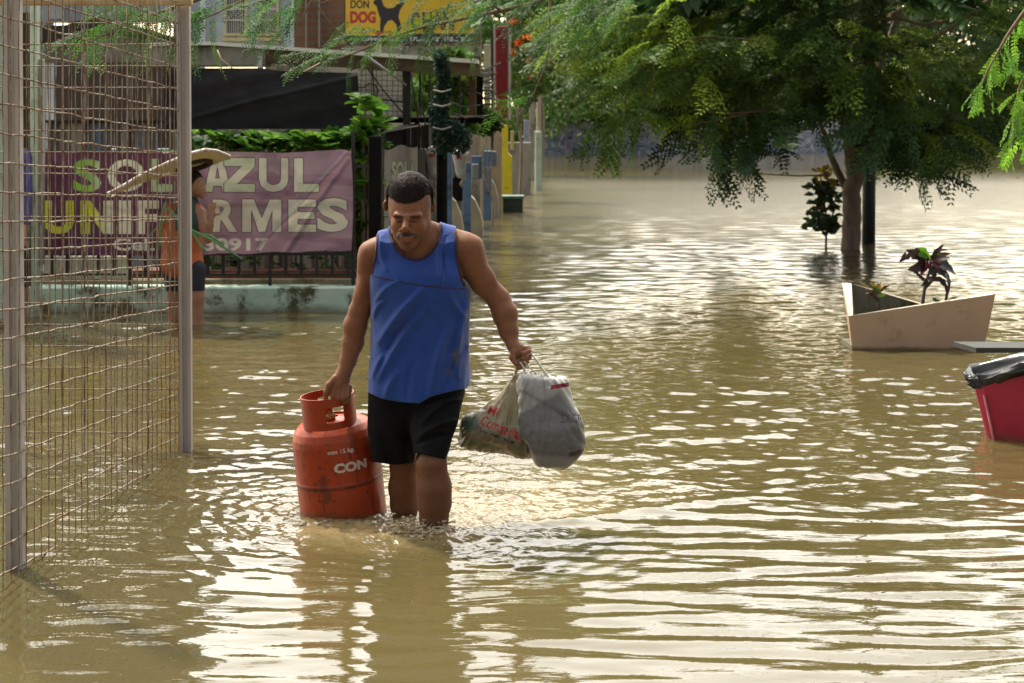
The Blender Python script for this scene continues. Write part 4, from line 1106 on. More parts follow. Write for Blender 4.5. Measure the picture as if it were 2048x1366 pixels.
single('street_wall', m_beige, 'pale beige wall left of the yellow pillar', 'wall', [(958, 1001, 246, 470, 26.6, .3), (1000, 1004, 270, 470, 26.4, .3)], 26.6)
o = MB(); o.prism([P(1003, 440, 28.4), P(1003, 262, 28.4), P(1007, 250, 28.4), P(1014, 250, 28.4), P(1016, 262, 28.4), P(1016, 306, 28.4), P(1024, 314, 28.4), P(1024.5, 440, 28.4)], .5)
tag(o.build('pillar', m_yellow), 'bright yellow pillar rising above the green box', 'pillar')
o = empty('utility_box', P(1026, 430, 26.9), 'dark green ventilated box sitting in the water by the yellow pillar', 'box')
MB().pbox(1005, 1046, 398, 432, 26.9, .35, .01).build('body', m_green, o)
MB().pbox(1002, 1048, 392, 398, 26.87, .42, .004).build('lid', pmat('pale_green_lid', (.12, .20, .15), (.09, .15, .12), 9, .6), o)
mb = MB()
for k in range(4): mb.pbox(1021, 1031, 405+5*k, 407+5*k, 26.89, .01)
mb.build('vent', pmat('vent_grey', (.06, .09, .08), (.05, .07, .06), 9, .5), o)
single('post', m_beige, 'short cream post just right of the yellow pillar', 'post', [(1021, 1028, 262, 300)], 29, .15)
single('street_wall', m_conc, 'stained grey wall running on beyond the yellow pillar', 'wall', [(1016, 1062, 285, 420, 33, .3)], 33)
single('pillar', m_lilac, 'lilac painted pillar beyond the yellow pillar', 'pillar', [(1048, 1058, 240, 378)], 36.5, .3)
single('utility_pole', m_conc, 'grey concrete pole between the lilac pillar and the pale green pole', 'pole', [(1059, 1069, 60, 362)], 40, .25)
o = empty('utility_pole', P(1077, 385, 35), 'pole painted pale green below and bare beige above', 'pole')
MB().pbox(1070, 1084, 262, 388, 34.9, .25, .02).build('base', m_mintp, o); MB().pbox(1073, 1082, 90, 263, 35, .2, .02).build('shaft', m_beige, o)
# poles with many cables and the red pylon
o = empty('utility_pole', P(974, 300, 24), 'cream pole strapped with black bands to the left of the red sign', 'pole')
MB().pbox(968, 981, 88, 300, 24, .09, .01).build('shaft', pmat('cream_pole', (.52, .47, .36), (.44, .39, .3), 6, .8), o)
for k in range(9): MB().pbox(967, 982, 140+k*11.5, 142.2+k*11.5, 23.99, .11).build('band', m_black, o)
o = empty('service_mast', P(988, 300, 24.2), 'dark pipe mast carrying loops of cable beside the red sign', 'mast')
MB().pbox(982, 987, 62, 300, 24.3, .04).build('mast', m_black, o)
mb = MB(); rq = np.random.default_rng(8)
for k in range(16):
    y = 135+k*8; x0 = rq.uniform(925, 950); x1 = rq.uniform(985, 1002)
    mb.tube([P(x0, y+rq.normal(0, 3), 23.6), P((x0+x1)/2, y+rq.uniform(-6, 10), 23.5), P(x1, y+rq.normal(0, 4), 23.7)], .011, 5)
mb.build('cable_loops', m_black, o)
o = empty('sign_pylon', P(1004, 236, 25), 'tall narrow dark red sign panel with white edges', 'sign')
MB().pbox(991, 1016, 52, 236, 25, .16, .01).build('panel', pmat('dark_red_panel', (.23, .012, .02), (.19, .012, .02), 3, .5), o)
for a, b in ((986.5, 990.5), (1016.5, 1022)): MB().pbox(a, b, 48, 240, 25.02, .14).build('edge', m_white, o)
MB().pbox(998, 1008, 236, 256, 25.05, .1).build('foot', m_conc2, o)

# ------------------------------------------------------------------ open shed with slab roof behind the railing
shed = empty('open_shed', P(760, 600, 15.5), 'open sided shed with a thin pale edged slab roof behind the black cloth', 'shed')
mb = MB(); mb.prism([P(300, 85, 15.0), P(420, 83, 15.0), P(956, 119, 15.0), P(956, 127, 15.0), P(420, 90, 15.0), P(300, 92, 15.0)], .55); mb.build('roof_edge', pmat('pale_roof_edge', (.85, .83, .74), (.8, .77, .68), 5, .7), shed)
mb = MB(); mb.prism([P(520, 98.5, 15.06), P(958, 128, 15.06), P(964, 152, 15.06), P(700, 134, 15.06), P(530, 124, 15.06)], .4); mb.build('fascia', pmat('brown_timber', (.09, .055, .035), (.14, .09, .05), 6, .85, stretch=(.3, 1, 3), stain=(.16, .14, .07), sscale=4), shed)
MB().pbox(290, 530, 93, 132, 15.05, .4, .01).build('beam', m_conc, shed)
MB().pbox(515, 524, 112, 140, 15.0, .08).build('bracket', m_white, shed)
MB().pbox(530, 806, 124, 236, 15.5, .06).build('wall_panel', pmat('pale_grey_sheet', (.66, .65, .62), (.58, .57, .54), 3, .7, trans=.35, stain=(.22, .2, .17), sscale=2), shed)
mb = MB()
for k in range(10): wire(mb, P(716, 140+k*10, 15.4), P(806, 142+k*10, 15.4), .0028, 6, .003)
for k in range(9): wire(mb, P(722+k*10.5, 130, 15.4), P(722+k*10.5, 234, 15.4), .0028, 6, .003)
mb.build('wire_grid', m_black, shed)
for a, b, y0, y1, m in ((806, 821, 126, 430, m_black), (838, 842, 140, 240, m_black), (858, 861, 146, 240, m_black), (917, 921, 148, 240, m_black), (938, 951, 148, 248, pmat('red_brown_post', (.12, .05, .03), (.09, .04, .03), 8, .8)), (953, 966, 150, 245, m_dark)):
    MB().pbox(a, b, y0, y1, 15.5 if a > 810 else 15.3, .07).build('post', m, shed)
MB().pbox(716, 968, 231, 235, 15.35, .3).build('ledge', m_beige, shed)
MB().pbox(716, 968, 235.5, 246, 15.42, .3).build('shaded_beam', m_dark, shed)  # beam blackened: the shadow under the ledge is put into its colour
MB().pbox(372, 880, 246.5, 640, 16.6, .2).build('base_wall', m_conc, shed)
mb = MB()
mb.tube([P(733, 112, 14.8), P(812, 170, 15.1)], .011, 6); mb.build('pipe', pmat('zinc', (.45, .44, .43), (.35, .34, .33), 8, .5), shed, smooth=True)
mb = MB()
for pts in ([(730, 130), (770, 185), (812, 233)], [(745, 132), (748, 190), (752, 260)], [(714, 175), (728, 175), (740, 166), (750, 170), (757, 180), (752, 195), (742, 196)], [(714, 230), (735, 205), (750, 190)], [(714, 200), (760, 198), (808, 205)],
            [(700, 140), (760, 122), (795, 137), (812, 127)], [(818, 130), (830, 140), (850, 134)], [(822, 150), (835, 230), (848, 300)], [(838, 190), (850, 240), (854, 300)],
            [(920, 195), (938, 180), (965, 190)], [(900, 205), (930, 215), (960, 210)], [(905, 226), (930, 236), (985, 230)], [(905, 245), (925, 262), (930, 240)]):
    mb.tube([P(x, y, 15.1+.1*math.sin(i+x)) for i, (x, y) in enumerate(pts)], .0065, 5)
mb.build('cable', m_black, shed, smooth=True)
mb = MB(); mb.tube([P(435, 100, 14.4), P(442, 118, 14.35), P(470, 141, 14.3), P(520, 153, 14.3), P(560, 156, 14.3), P(600, 148, 14.35), P(640, 126, 14.5)], .006, 5)
tag(mb.build('cord', pmat('straw_cord', (.36, .28, .12), (.28, .2, .1), 9, .8), smooth=True), 'thin straw coloured cord sagging in front of the black shade cloth', 'cord')
# black shade cloth
nx, ny = 130, 60
uu, vv = np.meshgrid(np.linspace(0, 1, nx), np.linspace(0, 1, ny), indexing='ij')
px = 330+uu*386+3*np.sin(vv*3.1)*(uu-.5); py = np.interp(uu, [0, .2, .5, .6, 1], [135, 136, 136, 142, 146])*(1-vv)+np.interp(uu, [0, .5, .9, 1], [259, 258, 258, 263])*vv
Yb = 14.3 - .03*np.sin(math.pi*vv)*np.sin(math.pi*np.clip(uu, 0, 1)) - .018*np.exp(-((vv-.05-(1-uu)*.9)/.04)**2) - .006*np.sin((vv*2.2-(1-uu)*1.6)*7)*.8 - .012*fbm(uu*9, vv*6, seed=3)
sc_ = P(0, 0, 1)
Vn = np.stack([(px-1024)*14.3/F, Yb, CH-(py-HY)*14.3/F], -1).reshape(-1, 3)
tag(mesh_obj('shade_cloth', Vn, grid_faces(nx, ny), pmat('black_netting', (.022, .021, .024), (.032, .030, .034), 4, .85, spec=.15, bump=.0006, bscale=300)), 'black shade cloth stretched under the slab roof above the purple banner', 'shade cloth')

# ------------------------------------------------------------------ house behind the cage
m_wht = pmat('blue_white_wall', (0.38, 0.42, 0.46), (0.33, 0.37, 0.41), 2, 0.85, stain=(.25, .25, .23), sscale=2)
m_dim = pmat('dim_brown_interior', (0.035, 0.025, 0.02), (0.05, 0.035, 0.028), 5, 0.9)  # darkness of the interior put into a deep brown
m_tin = pmat('grey_tin', (0.34, 0.33, 0.32), (0.26, 0.25, 0.24), 4, 0.6, stain=(.16, .11, .07), sscale=4)
hz = empty('house', P(200, 600, 17), 'grey and white house with a dark open veranda behind the wire cage', 'house')
mb = MB(); mb.pbox(-260, 92, -560, 640, 17, .3); mb.pbox(92, 400, -560, 42, 17, .3); mb.pbox(346, 400, 42, 640, 17.001, .29); mb.pbox(92, 346, 298, 640, 17.001, .28)
mb.build('wall', m_wht, hz)
for a, b in ((95, 128), (170, 215), (240, 275), (320, 345)): MB().pbox(a, b, -60, 38, 16.97, .05).build('wall_panel', pmat('sheet%d' % a, (.45, .47, .48) if a % 2 else (.36, .40, .45), None, 5, .7), hz)
mb = MB(); mb.prism([P(60, 52, 15.9), P(130, 50, 15.9), P(190, 31, 15.9), P(352, 78, 15.9), P(352, 96, 15.9), P(270, 76, 15.9), P(190, 66, 15.9), P(140, 84, 15.9), P(60, 84, 15.9)], 1.3); mb.build('roof', pmat('dark_roof', (.05, .038, .03), (.035, .028, .022), 8, .9), hz)
MB().pbox(214, 316, 72, 124, 16.0, .05).build('fascia', m_tin, hz); MB().pbox(90, 213, 85, 126, 16.02, .05).build('fascia', pmat('brown_tin', (.16, .14, .12), (.2, .18, .15), 4, .7), hz); MB().pbox(316.5, 352, 80, 128, 16.03, .05).build('fascia', pmat('tan_boards', (.22, .17, .11), (.16, .12, .08), 5, .8, stretch=(6, 1, 1)), hz)
MB().pbox(304, 313, 70, 124, 15.95, .05).build('post', m_white, hz)
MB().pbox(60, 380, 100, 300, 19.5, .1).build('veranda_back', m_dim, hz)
for x in (167, 212, 256, 297, 340): MB().pbox(x-3, x+3, 124, 300, 16.8, .07).build('post', pmat('brown_post%d' % x, (.12, .07, .035), (.16, .10, .05), 9, .8), hz)
for a, b, c in ((95, 143, (.22, .20, .17)), (144, 168, (.42, .38, .30)), (169, 222, (.27, .34, .44)), (232, 243, (.30, .27, .24)), (244, 261, (.46, .44, .40)), (262, 284, (.30, .33, .42)), (285, 296, (.52, .50, .46)), (298, 312, (.30, .33, .36))):
    mb = MB()
    nf = max(2, int((b-a)/6))
    for q in range(nf): mb.pbox(a+(b-a)*q/nf, a+(b-a)*(q+1)/nf, 246, 640, 16.9+.02*(q % 2), .03)
    mb.build('curtain', pmat('curtain%d' % a, c, tuple(v*.85 for v in c), 6, .85), hz)
MB().pbox(60, 350, 240, 246, 16.85, .1).build('window_rail', m_dim, hz)
single('pillar', m_mintp, 'pale green pillar at the far left edge of the picture', 'pillar', [(-60, 6, -300, 640)], 12.4, .3)
single('pillar', m_mintp, 'slim pale green pillar left of the purple banner seen through the cage', 'pillar', [(60, 73, -60, 640)], 13.0, .1)
single('post', m_conc, 'thin grey post beside the slim pale green pillar', 'post', [(75, 85, 118, 530)], 13.05, .08)
single('doorway', m_dim, 'dark doorway behind the person in blue', 'doorway', [(6.5, 60, 24, 640)], 13.9, .2)  # dark slab standing in for the shade inside the opening
single('corrugated_panel', pmat('cream_panel', (.5, .47, .40), (.4, .37, .3), 5, .8), 'cream ribbed panel low behind the railing left of the banner', 'panel', [(86+17*k, 86+17*k+15, 512, 570, 13.55+.01*(k % 2)) for k in range(8)] + [(222, 262, 512, 560, 13.56)], 13.6, .03)

# ------------------------------------------------------------------ pale blue house with barred windows, brick building, billboard
m_bh = pmat('pale_blue_wall', (0.44, 0.52, 0.55), (0.38, 0.46, 0.50), 2, 0.85, stain=(.28, .30, .30), sscale=2)
m_cream = pmat('cream_trim', (0.62, 0.52, 0.30), (0.55, 0.46, 0.27), 6, 0.8)
m_glass = pmat('dark_glass', (0.02, 0.022, 0.025), (0.03, 0.032, 0.035), 5, 0.15)
bh = empty('house', P(480, 200, 22), 'pale blue house with cream framed barred windows above the slab roof', 'house')
MB().pbox(380, 432, -50, 95, 22.4, .3).build('side_wall', pmat('shaded_grey_wall', (.30, .33, .37), (.26, .29, .33), 2, .85), bh)
mb = MB()
for a, b, y0, y1 in ((432, 449, -50, 95), (494, 519, -50, 95), (557, 582, -50, 95), (449, 494, 68, 95), (519, 557, 68, 95), (449, 494, -50, -40), (519, 557, -50, -40)): mb.pbox(a, b, y0, y1, 22, .3)
mb.build('wall', m_bh, bh)
for a, b in ((449, 494), (519, 557)):
    wf = empty('window', P((a+b)/2, 68, 22), None, None); wf.parent = bh; wf.location = Vector(P((a+b)/2, 68, 22))-bh.location
    MB().pbox(a-3, b+3, 66, 72, 21.93, .1).build('sill', m_cream, wf); MB().pbox(a-5, b+5, 74, 82, 21.94, .08).build('apron', m_cream, wf)
    mb = MB(); mb.pbox(a, a+3, -40, 66, 21.95, .08); mb.pbox(b-4, b, -40, 66, 21.95, .08); mb.build('frame', m_cream, wf)
    MB().pbox(a+3, b-4, -40, 66, 22.15, .03).build('pane', m_glass, wf)
    mb = MB()
    for k in range(9): x = a+5+k*(b-a-10)/8; mb.pbox(x-.7, x+.7, -40, 66, 21.98, .02)
    for y in (-20, 18, 40): mb.pbox(a+3, b-4, y-1.5, y+1.5, 21.975, .02)
    mb.build('bars', m_white, wf)
m_brick = None
def brickmat():
    m, nt, b = _mat('orange_brick'); N = nt.nodes.new; L = nt.links.new
    tc = N('ShaderNodeTexCoord'); mp = N('ShaderNodeMapping'); mp.inputs['Rotation'].default_value = (math.radians(90), 0, 0)
    L(tc.outputs['Object'], mp.inputs['Vector'])
    br = N('ShaderNodeTexBrick'); br.inputs['Scale'].default_value = 2.2; br.inputs['Color1'].default_value = (.33, .15, .08, 1); br.inputs['Color2'].default_value = (.24, .11, .065, 1)
    br.inputs['Mortar'].default_value = (.22, .18, .15, 1); br.inputs['Mortar Size'].default_value = .03; br.inputs['Row Height'].default_value = .22
    L(mp.outputs[0], br.inputs['Vector'])
    no = N('ShaderNodeTexNoise'); no.inputs['Scale'].default_value = 2.0; L(tc.outputs['Object'], no.inputs['Vector'])
    mm = N('ShaderNodeMixRGB'); mm.blend_type = 'MULTIPLY'; mm.inputs[0].default_value = .6; L(br.outputs['Color'], mm.inputs[1]); L(no.outputs['Fac'], mm.inputs[2])
    L(mm.outputs[0], b.inputs['Base Color']); b.inputs['Roughness'].default_value = .9; return m
bb = empty('brick_building', P(640, 200, 24), 'bare orange brick building between the pale blue house and the yellow billboard', 'building')
MB().pbox(583, 962, -60, 240, 24.2, .4).build('wall', brickmat(), bb)
for x in (612, 638): MB().pbox(x-1.5, x+1.5, -60, 95, 24.1, .03).build('pipe', m_conc, bb)
MB().pbox(690, 962, 92, 112, 24.1, .1).build('ledge', m_conc, bb)
bill = empty('billboard', P(820, 120, 20), 'yellow billboard with a black dog and the words DON DOG', 'billboard')
nx, ny = 560, 220
px, py = np.meshgrid(np.linspace(691, 948, nx), np.linspace(-22, 86, ny), indexing='ij')
Yb = np.full_like(px, 20.0); Vn = np.stack([(px-1024)*Yb/F, Yb, CH-(py-HY)*Yb/F], -1).reshape(-1, 3)
col = np.ones((nx, ny, 3))*np.array([.72, .47, .02]); g = np.clip(fbm(px*.02, py*.03, seed=9)+.3, 0, 1)[..., None]; col = col*(1-g*.4)+np.array([.75, .38, .06])*g*.4
strip_y = np.where(px < 800, 71, np.interp(px, [800, 822, 830], [73, 68, 67])); col[py > strip_y] = (.022, .018, .028)
def pip(poly):
    ins = np.zeros(px.shape, bool); n = len(poly)
    for i in range(n):
        (x1, y1), (x2, y2) = poly[i], poly[(i+1) % n]
        c = ((y1 > py) != (y2 > py)) & (px < (x2-x1)*(py-y1)/((y2-y1) or 1e-9)+x1); ins ^= c
    return ins
dog = [(746, 4), (752, -2), (760, -12), (765, -14), (764, 2), (768, 12), (776, 17), (788, 15), (798, 5), (806, -8), (812, -6), (808, 8), (800, 20), (797, 34), (803, 52), (800, 64), (794, 64), (793, 50), (784, 40), (776, 42), (768, 54), (766, 66), (760, 66), (760, 50), (761, 38), (756, 24), (753, 12), (748, 9)]
col[pip(dog)] = (.022, .018, .022)
for t_, a, b, y0, y1, c, bd in (('DON', 701, 738, 0, 17, (.02, .018, .02), .03), ('DOG', 700, 752, 22, 47, (.50, .03, .03), .06), ('C', 822, 839, 24, 60, (.03, .02, .02), .05), ('HAN', 845, 908, 24, 60, (.03, .02, .02), .03), ):
    col[text_mask(t_, px, -py, a, b, -y1, -y0, bold=bd)] = c
for a, b, y0, y1 in ((722, 796, 76, 82), (819, 877, 74, 83), (889, 940, 74, 83)):      # small white line of print, unreadable in the photograph
    mk = (px > a) & (px < b) & (py > y0) & (py < y1) & (vnoise(px*.42, py*.22, seed=a) > .42); col[mk] = (.55, .55, .55)
for x, y in ((727, 65), (758, 67), (780, 66)): col[(np.hypot((px-x)/6, (py-y)/5) < 1)] = (.55, .06, .03)
mesh_obj('panel', Vn, grid_faces(nx, ny), pmat('printed_panel', (1, 1, 1), (.9, .9, .9), 4, .5, attr=True), bill, cols=col.reshape(-1, 3))
MB().pbox(690.5, 948.5, -22.5, 86.5, 20.004, .06).build('back', m_conc2, bill)
for a, b in ((688, 690), (949, 951)): MB().pbox(a, b, -24, 110, 20.0, .06).build('frame', pmat('rusty_frame', (.10, .05, .03), (.08, .05, .04), 9, .8), bill)
MB().pbox(748, 761, 86, 125, 20.1, .08).build('post', m_white, bill)
# far stone wall painted blue, far bank
m, nt_, b_ = _mat('painted_stones'); N = nt_.nodes.new; L = nt_.links.new
tc_ = N('ShaderNodeTexCoord'); nn = N('ShaderNodeTexNoise'); nn.inputs['Scale'].default_value = 2.4; nn.inputs['Detail'].default_value = 7; nn.inputs['Roughness'].default_value = .75; nn.inputs['Distortion'].default_value = 1.8
L(tc_.outputs['Object'], nn.inputs['Vector']); r_ = N('ShaderNodeValToRGB'); L(nn.outputs['Fac'], r_.inputs['Fac']); r_.color_ramp.interpolation = 'LINEAR'
e = r_.color_ramp.elements; e[0].position = .38; e[0].color = (.02, .025, .035, 1); e[1].position = .62; e[1].color = (.42, .43, .48, 1)
for p_, c_ in ((.43, (.16, .19, .28, 1)), (.48, (.34, .38, .52, 1)), (.51, (.06, .07, .09, 1)), (.55, (.58, .59, .58, 1))):
    k_ = e.new(p_); k_.color = c_
L(r_.outputs['Color'], b_.inputs['Base Color']); b_.inputs['Roughness'].default_value = .9
single('stone_wall', m, 'long low wall painted with blue and grey patterns at the far end of the water', 'wall', [(1078, 1690, 244, 320)], 68, .6)
m_bank = pmat('grassy_bank', (.06, .11, .03), (.10, .14, .05), .8, .95)
bk = MB(); bk.box(-40, 220, 150, 190, -1, 2.2); tag(bk.build('far_bank', m_bank), kind='structure')
bk = MB(); bk.box(-30, 30, 72, 74, -1, 1.3); tag(bk.build('shore', m_bank), kind='structure')
Gp = 'beige posts by the far bank'
for i, (x, lab) in enumerate(((1546, 'first beige post from the left on the far bank, left of the trunk'), (1558, 'second beige post from the left on the far bank'), (1572, 'third beige post from the left on the far bank'), (1944, 'beige post on the far bank beyond the right of the tree'))):
    single('post', m_beige, lab, 'post', [(x, x+6, 246, 292)], 90, .3, Gp)
single('shed_wall', m_beige, 'pale far building low on the bank right of the tree', 'building', [(1900, 1990, 236, 275)], 118, 2)
# ------------------------------------------------------------------ planter, bench, bin, steel post
def quadplate(mb, a, b, c, d, t):
    """plate from four corners (a,b top edge; d,c bottom edge), thickness vector t"""
    V = [a, b, c, d] + [tuple(np.array(p)+np.array(t)) for p in (a, b, c, d)]
    mb.add(V, [(0, 1, 2, 3), (7, 6, 5, 4), (0, 4, 5, 1), (1, 5, 6, 2), (2, 6, 7, 3), (3, 7, 4, 0)])
m_pl = pmat('cream_planter', (0.52, 0.36, 0.24), (0.47, 0.32, 0.21), 3, 0.75, bump=0.0012, bscale=60, stain=(.25, .17, .10), sscale=7, slo=.60, shi=.75, tide=(.035, (.13, .075, .035), .85))
m_rim = pmat('sunlit_cream_rim', (0.66, 0.56, 0.42), (0.60, 0.50, 0.37), 5, 0.7)  # lighter cream than the shell: sunlight on the rim put into the colour
m_soil_shade = pmat('shaded_mossy_inside', (0.10, 0.09, 0.06), (0.16, 0.15, 0.11), 5, 0.95, stain=(.05, .06, .02), sscale=6, slo=.5, shi=.6, stretch=(1, 1, .3), bump=.003)  # dark grey base is the planter's inner shadow put into colour, stains over it
pl = empty('planter', P(1835, 705, 11.4), 'cream angular planter with slanting rim half sunk in the water, holding red leaved plants', 'planter')
y0, y1 = 11.15, 11.62
A_ = np.array(P(1684, 566, y1)); B_ = np.array(P(1697, 632, y0)); C_ = np.array(P(1991, 588, y0)); D_ = np.array(P(1962, 640, y1))
Ab = np.array(P(1716, 760, y1-.05)); Bb = np.array(P(1711, 760, y0+.05)); Cb = np.array(P(1955, 760, y0+.05)); Db = np.array(P(1940, 760, y1-.05))
ti = .035
def inset(p, q): return np.array([p[0]+ti*q[0], p[1]+ti*q[1], p[2]])
qa, qb, qc, qd = (1.6, -1), (1, 1), (-1, 1), (-1, -1)
Ai, Bi, Ci, Di = inset(A_, qa), inset(B_, qb), inset(C_, qc), inset(D_, qd)
Aj, Bj, Cj, Dj = inset(Ab, qa), inset(Bb, qb), inset(Cb, qc), inset(Db, qd)
V = [A_, B_, C_, D_, Ab, Bb, Cb, Db]
MB().add(V, [(1, 2, 6, 5), (0, 1, 5, 4), (2, 3, 7, 6), (3, 0, 4, 7), (4, 5, 6, 7)]).build('shell', m_pl, pl)
MB().add([A_, B_, C_, D_, Ai, Bi, Ci, Di], [(0, 4, 5, 1), (1, 5, 6, 2), (2, 6, 7, 3), (3, 7, 4, 0)]).build('rim', m_rim, pl)
lift = np.array([0, 0, 0.0])
MB().add([Ai, Bi, Ci, Di, Aj, Bj, Cj, Dj], [(0, 4, 5, 1), (1, 5, 6, 2), (2, 6, 7, 3), (3, 7, 4, 0)]).build('inner_face', m_soil_shade, pl)
z_s = -.02
MB().box(Bj[0]-.06, Cj[0]+.05, y0+.05, y1-.06, z_s-.05, z_s+.045).build('soil', m_soil_shade, pl)
# bench slab
bn = empty('bench', P(2030, 760, 9.6), 'dark grey concrete bench slab above the red bin at the right edge', 'bench')
m_slab = pmat('grey_slab', (.055, .055, .047), (.04, .04, .035), 9, .8, bump=.001)
mb = MB(); mb.prism([P(1952, 695.5, 9.6), P(1928, 684, 10.05), P(2300, 678, 10.05), P(2300, 694.5, 9.6)], .001)
z = P(0, 695.5, 9.6)[2]
xa = P(1941, 0, 9.6)[0]
mb = MB()
V = [(xa+.03, 9.6, z), (xa-.03, 9.86, z), (xa+1.4, 9.86, z), (xa+1.4, 9.6, z)]
V = V + [(x, y, zz-.028) for x, y, zz in V]
mb.add(V, [(0, 3, 2, 1), (4, 5, 6, 7), (0, 1, 5, 4), (1, 2, 6, 5), (2, 3, 7, 6), (3, 0, 4, 7)]); mb.build('seat', m_slab, bn)
for x in (xa+.45, xa+1.2): MB().box(x, x+.1, 9.7, 9.9, -.5, z-.03, .01).build('leg', m_slab, bn)
# litter bin
bi = empty('litter_bin', P(2060, 900, 8.25), 'dark red litter bin lined with a black bag at the right edge', 'bin')
m_red = pmat('dark_red_fibreglass', (0.42, 0.022, 0.055), (0.37, 0.02, 0.05), 4, 0.38, bump=.0006, bscale=40, stain=(.22, .03, .04), sscale=3, slo=.55, shi=.72, tide=(.05, (.16, .07, .04), .5))
YBn = 8.12
tl, tr = P(1950, 776, YBn), P(2190, 708, YBn-.25); tlb = P(1944, 757, YBn+.30); trb = P(2180, 692, YBn+.05)
bl_, br_ = P(1994, 960, YBn+.03), P(2150, 960, YBn-.15); blb, brb = P(1990, 940, YBn+.25), P(2145, 940, YBn+.05)
# bevelled corner between the left side and the front
tl2 = np.array(P(1967, 773, YBn-.04)); bl2 = np.array(P(2002, 960, YBn-.01))
mb = MB(); mb.add([tl, tl2, tr, trb, tlb, bl_, bl2, br_, brb, blb], [(1, 2, 7, 6), (0, 1, 6, 5), (2, 3, 8, 7), (3, 4, 9, 8), (4, 0, 5, 9), (5, 6, 7, 8, 9)]); mb.build('body', m_red, bi)
mb = MB(); mb.tube([np.array(P(1968, 790, YBn-.045)), np.array(P(1988, 880, YBn-.03)), np.array(P(2003, 965, YBn-.01))], .006, 6); mb.build('corner_bead', pmat('worn_red', (.50, .16, .17), (.45, .10, .12), 20, .5), bi, smooth=True)
loop = [np.array(p) for p in (tl, tl2, tr, trb, tlb)]
ring = []
for i in range(5):
    a, b = loop[i], loop[(i+1) % 5]
    for k in range(12): ring.append(a+(b-a)*k/12)
ring = np.array(ring); cc_ = ring.mean(0)
V = []; nr = 14
for j in range(nr):
    t = j/(nr-1)
    for i, p in enumerate(ring):
        out = (p-cc_); out[2] = 0; out /= np.linalg.norm(out)
        bulge = .022*math.sin(math.pi*min(1, t*1.3))+.006
        z = p[2]-.004+.085*t-.085*max(0, (t-.72)/.28)**1 + .008*math.sin(i*.55+1)*t
        nf = .024*fbm(np.array([i*.45]), np.array([t*5.0]), oct=3, seed=4)[0]*2 + .008*math.sin(i*.8+t*9)
        o_ = out*(bulge+nf) if t < .72 else out*(bulge*(1-(t-.72)/.28)-.03*(t-.72)/.28)
        V.append((p[0]+o_[0], p[1]+o_[1], z+nf*.5))
Vn = np.array(V); nR = len(ring)
Fl = [(j*nR+i, j*nR+(i+1) % nR, (j+1)*nR+(i+1) % nR, (j+1)*nR+i) for j in range(nr-1) for i in range(nR)]
m_lin = pmat('black_bag_film', (.010, .010, .011), (.016, .016, .018), 30, .28, bump=.004, bscale=45, spec=.6)
mesh_obj('bag_liner', Vn, np.array(Fl), m_lin, bi)
mb = MB(); mb.add([tuple(p*.0+np.array([p[0]*.97+cc_[0]*.03, p[1]*.97+cc_[1]*.03, p[2]+.02])) for p in loop], [(0, 1, 2, 3, 4)]); mb.build('bag_inside', m_lin, bi)
# steel post beside the tree trunk
mb = MB(); mb.tube([P(1737, 520, 20.4), P(1738, 380, 20.4), P(1739, 220, 20.4), P(1741, -500, 20.4)], [.078, .077, .072, .06], 16)
tag(mb.build('steel_post', pmat('dark_green_steel', (.020, .026, .028), (.028, .034, .035), 6, .55), smooth=True), 'dark steel lamp post standing in the water right behind the tree trunk', 'post')

# ------------------------------------------------------------------ the two people by the railing
def fig(name, label, prims, lo, hi, h, colour, parts, root):
    p = empty(name, root, label, 'person')
    Vp, Fp = surf_nets(lambda Q: sdf_prims(prims, Q, .12), lo, hi, h)
    mesh_obj('body', Vp, Fp, m_skin, p, cols=colour(Vp))
    for nm, pr_, mt, hh, cut in parts:
        f = (lambda Q, pr_=pr_, cut=cut: np.maximum(sdf_prims(pr_, Q, .12)-.005*fbm(Q[:, 0]*18, Q[:, 1]*18, Q[:, 2]*11, oct=3, seed=3), cut(Q))) if cut else (lambda Q, pr_=pr_: sdf_prims(pr_, Q, .12)-.004*fbm(Q[:, 0]*18, Q[:, 1]*18, Q[:, 2]*11, oct=3, seed=3))
        Vq, Fq = surf_nets(f, lo, hi, hh)
        if len(Fq): mesh_obj(nm, Vq, Fq, mt, p)
    return p
YH = 12.6; q0 = YH/F
def K(x, y, d=0): return P(x, y, YH+d)
def KC(pts, k=.02, fy=1): return chain([(K(a, b, d), r*q0) for a, b, d, r in pts], k, fy)
wp = [ell(K(394, 370, 0), (15*q0, .085, 21*q0), .02), ell(K(403, 381, -.01), (9*q0, .055, 13*q0), .02), cone(K(408, 380, -.02), K(412, 384, -.02), 3*q0, 2.5*q0, .008), ell(K(404, 393, -.01), (6*q0, .03, 5*q0), .01),
      cone(K(388, 388, .02), K(378, 412, .03), 10*q0, 12*q0, .02), cone(K(345, 425, .12), K(398, 428, -.08), 17*q0, 16*q0, .03), ell(K(368, 470, .02), (32*q0, .12, 50*q0), .03), ell(K(366, 530, .02), (34*q0, .12, 30*q0), .03)]
wp += KC([(398, 425, -.10, 11), (412, 470, -.16, 9), (416, 478, -.17, 8.5)], .015) + KC([(416, 478, -.17, 8.5), (420, 450, -.20, 7), (423, 436, -.21, 5)], .012)
wp += [ell(K(424, 428, -.21), (8*q0, .015, 9*q0), .008)]
for i in range(4): wp += KC([(419+3.2*i, 422, -.212, 2.1), (417+4.4*i, 412, -.215, 2.0), (417+5*i, 405, -.205, 1.7)], .004)
wp += KC([(430, 430, -.212, 2.4), (438, 428, -.215, 2.0), (443, 426, -.212, 1.7)], .005)
wp += KC([(340, 430, .13, 12), (328, 470, .12, 10), (334, 510, .06, 8), (345, 530, .0, 6)], .015)
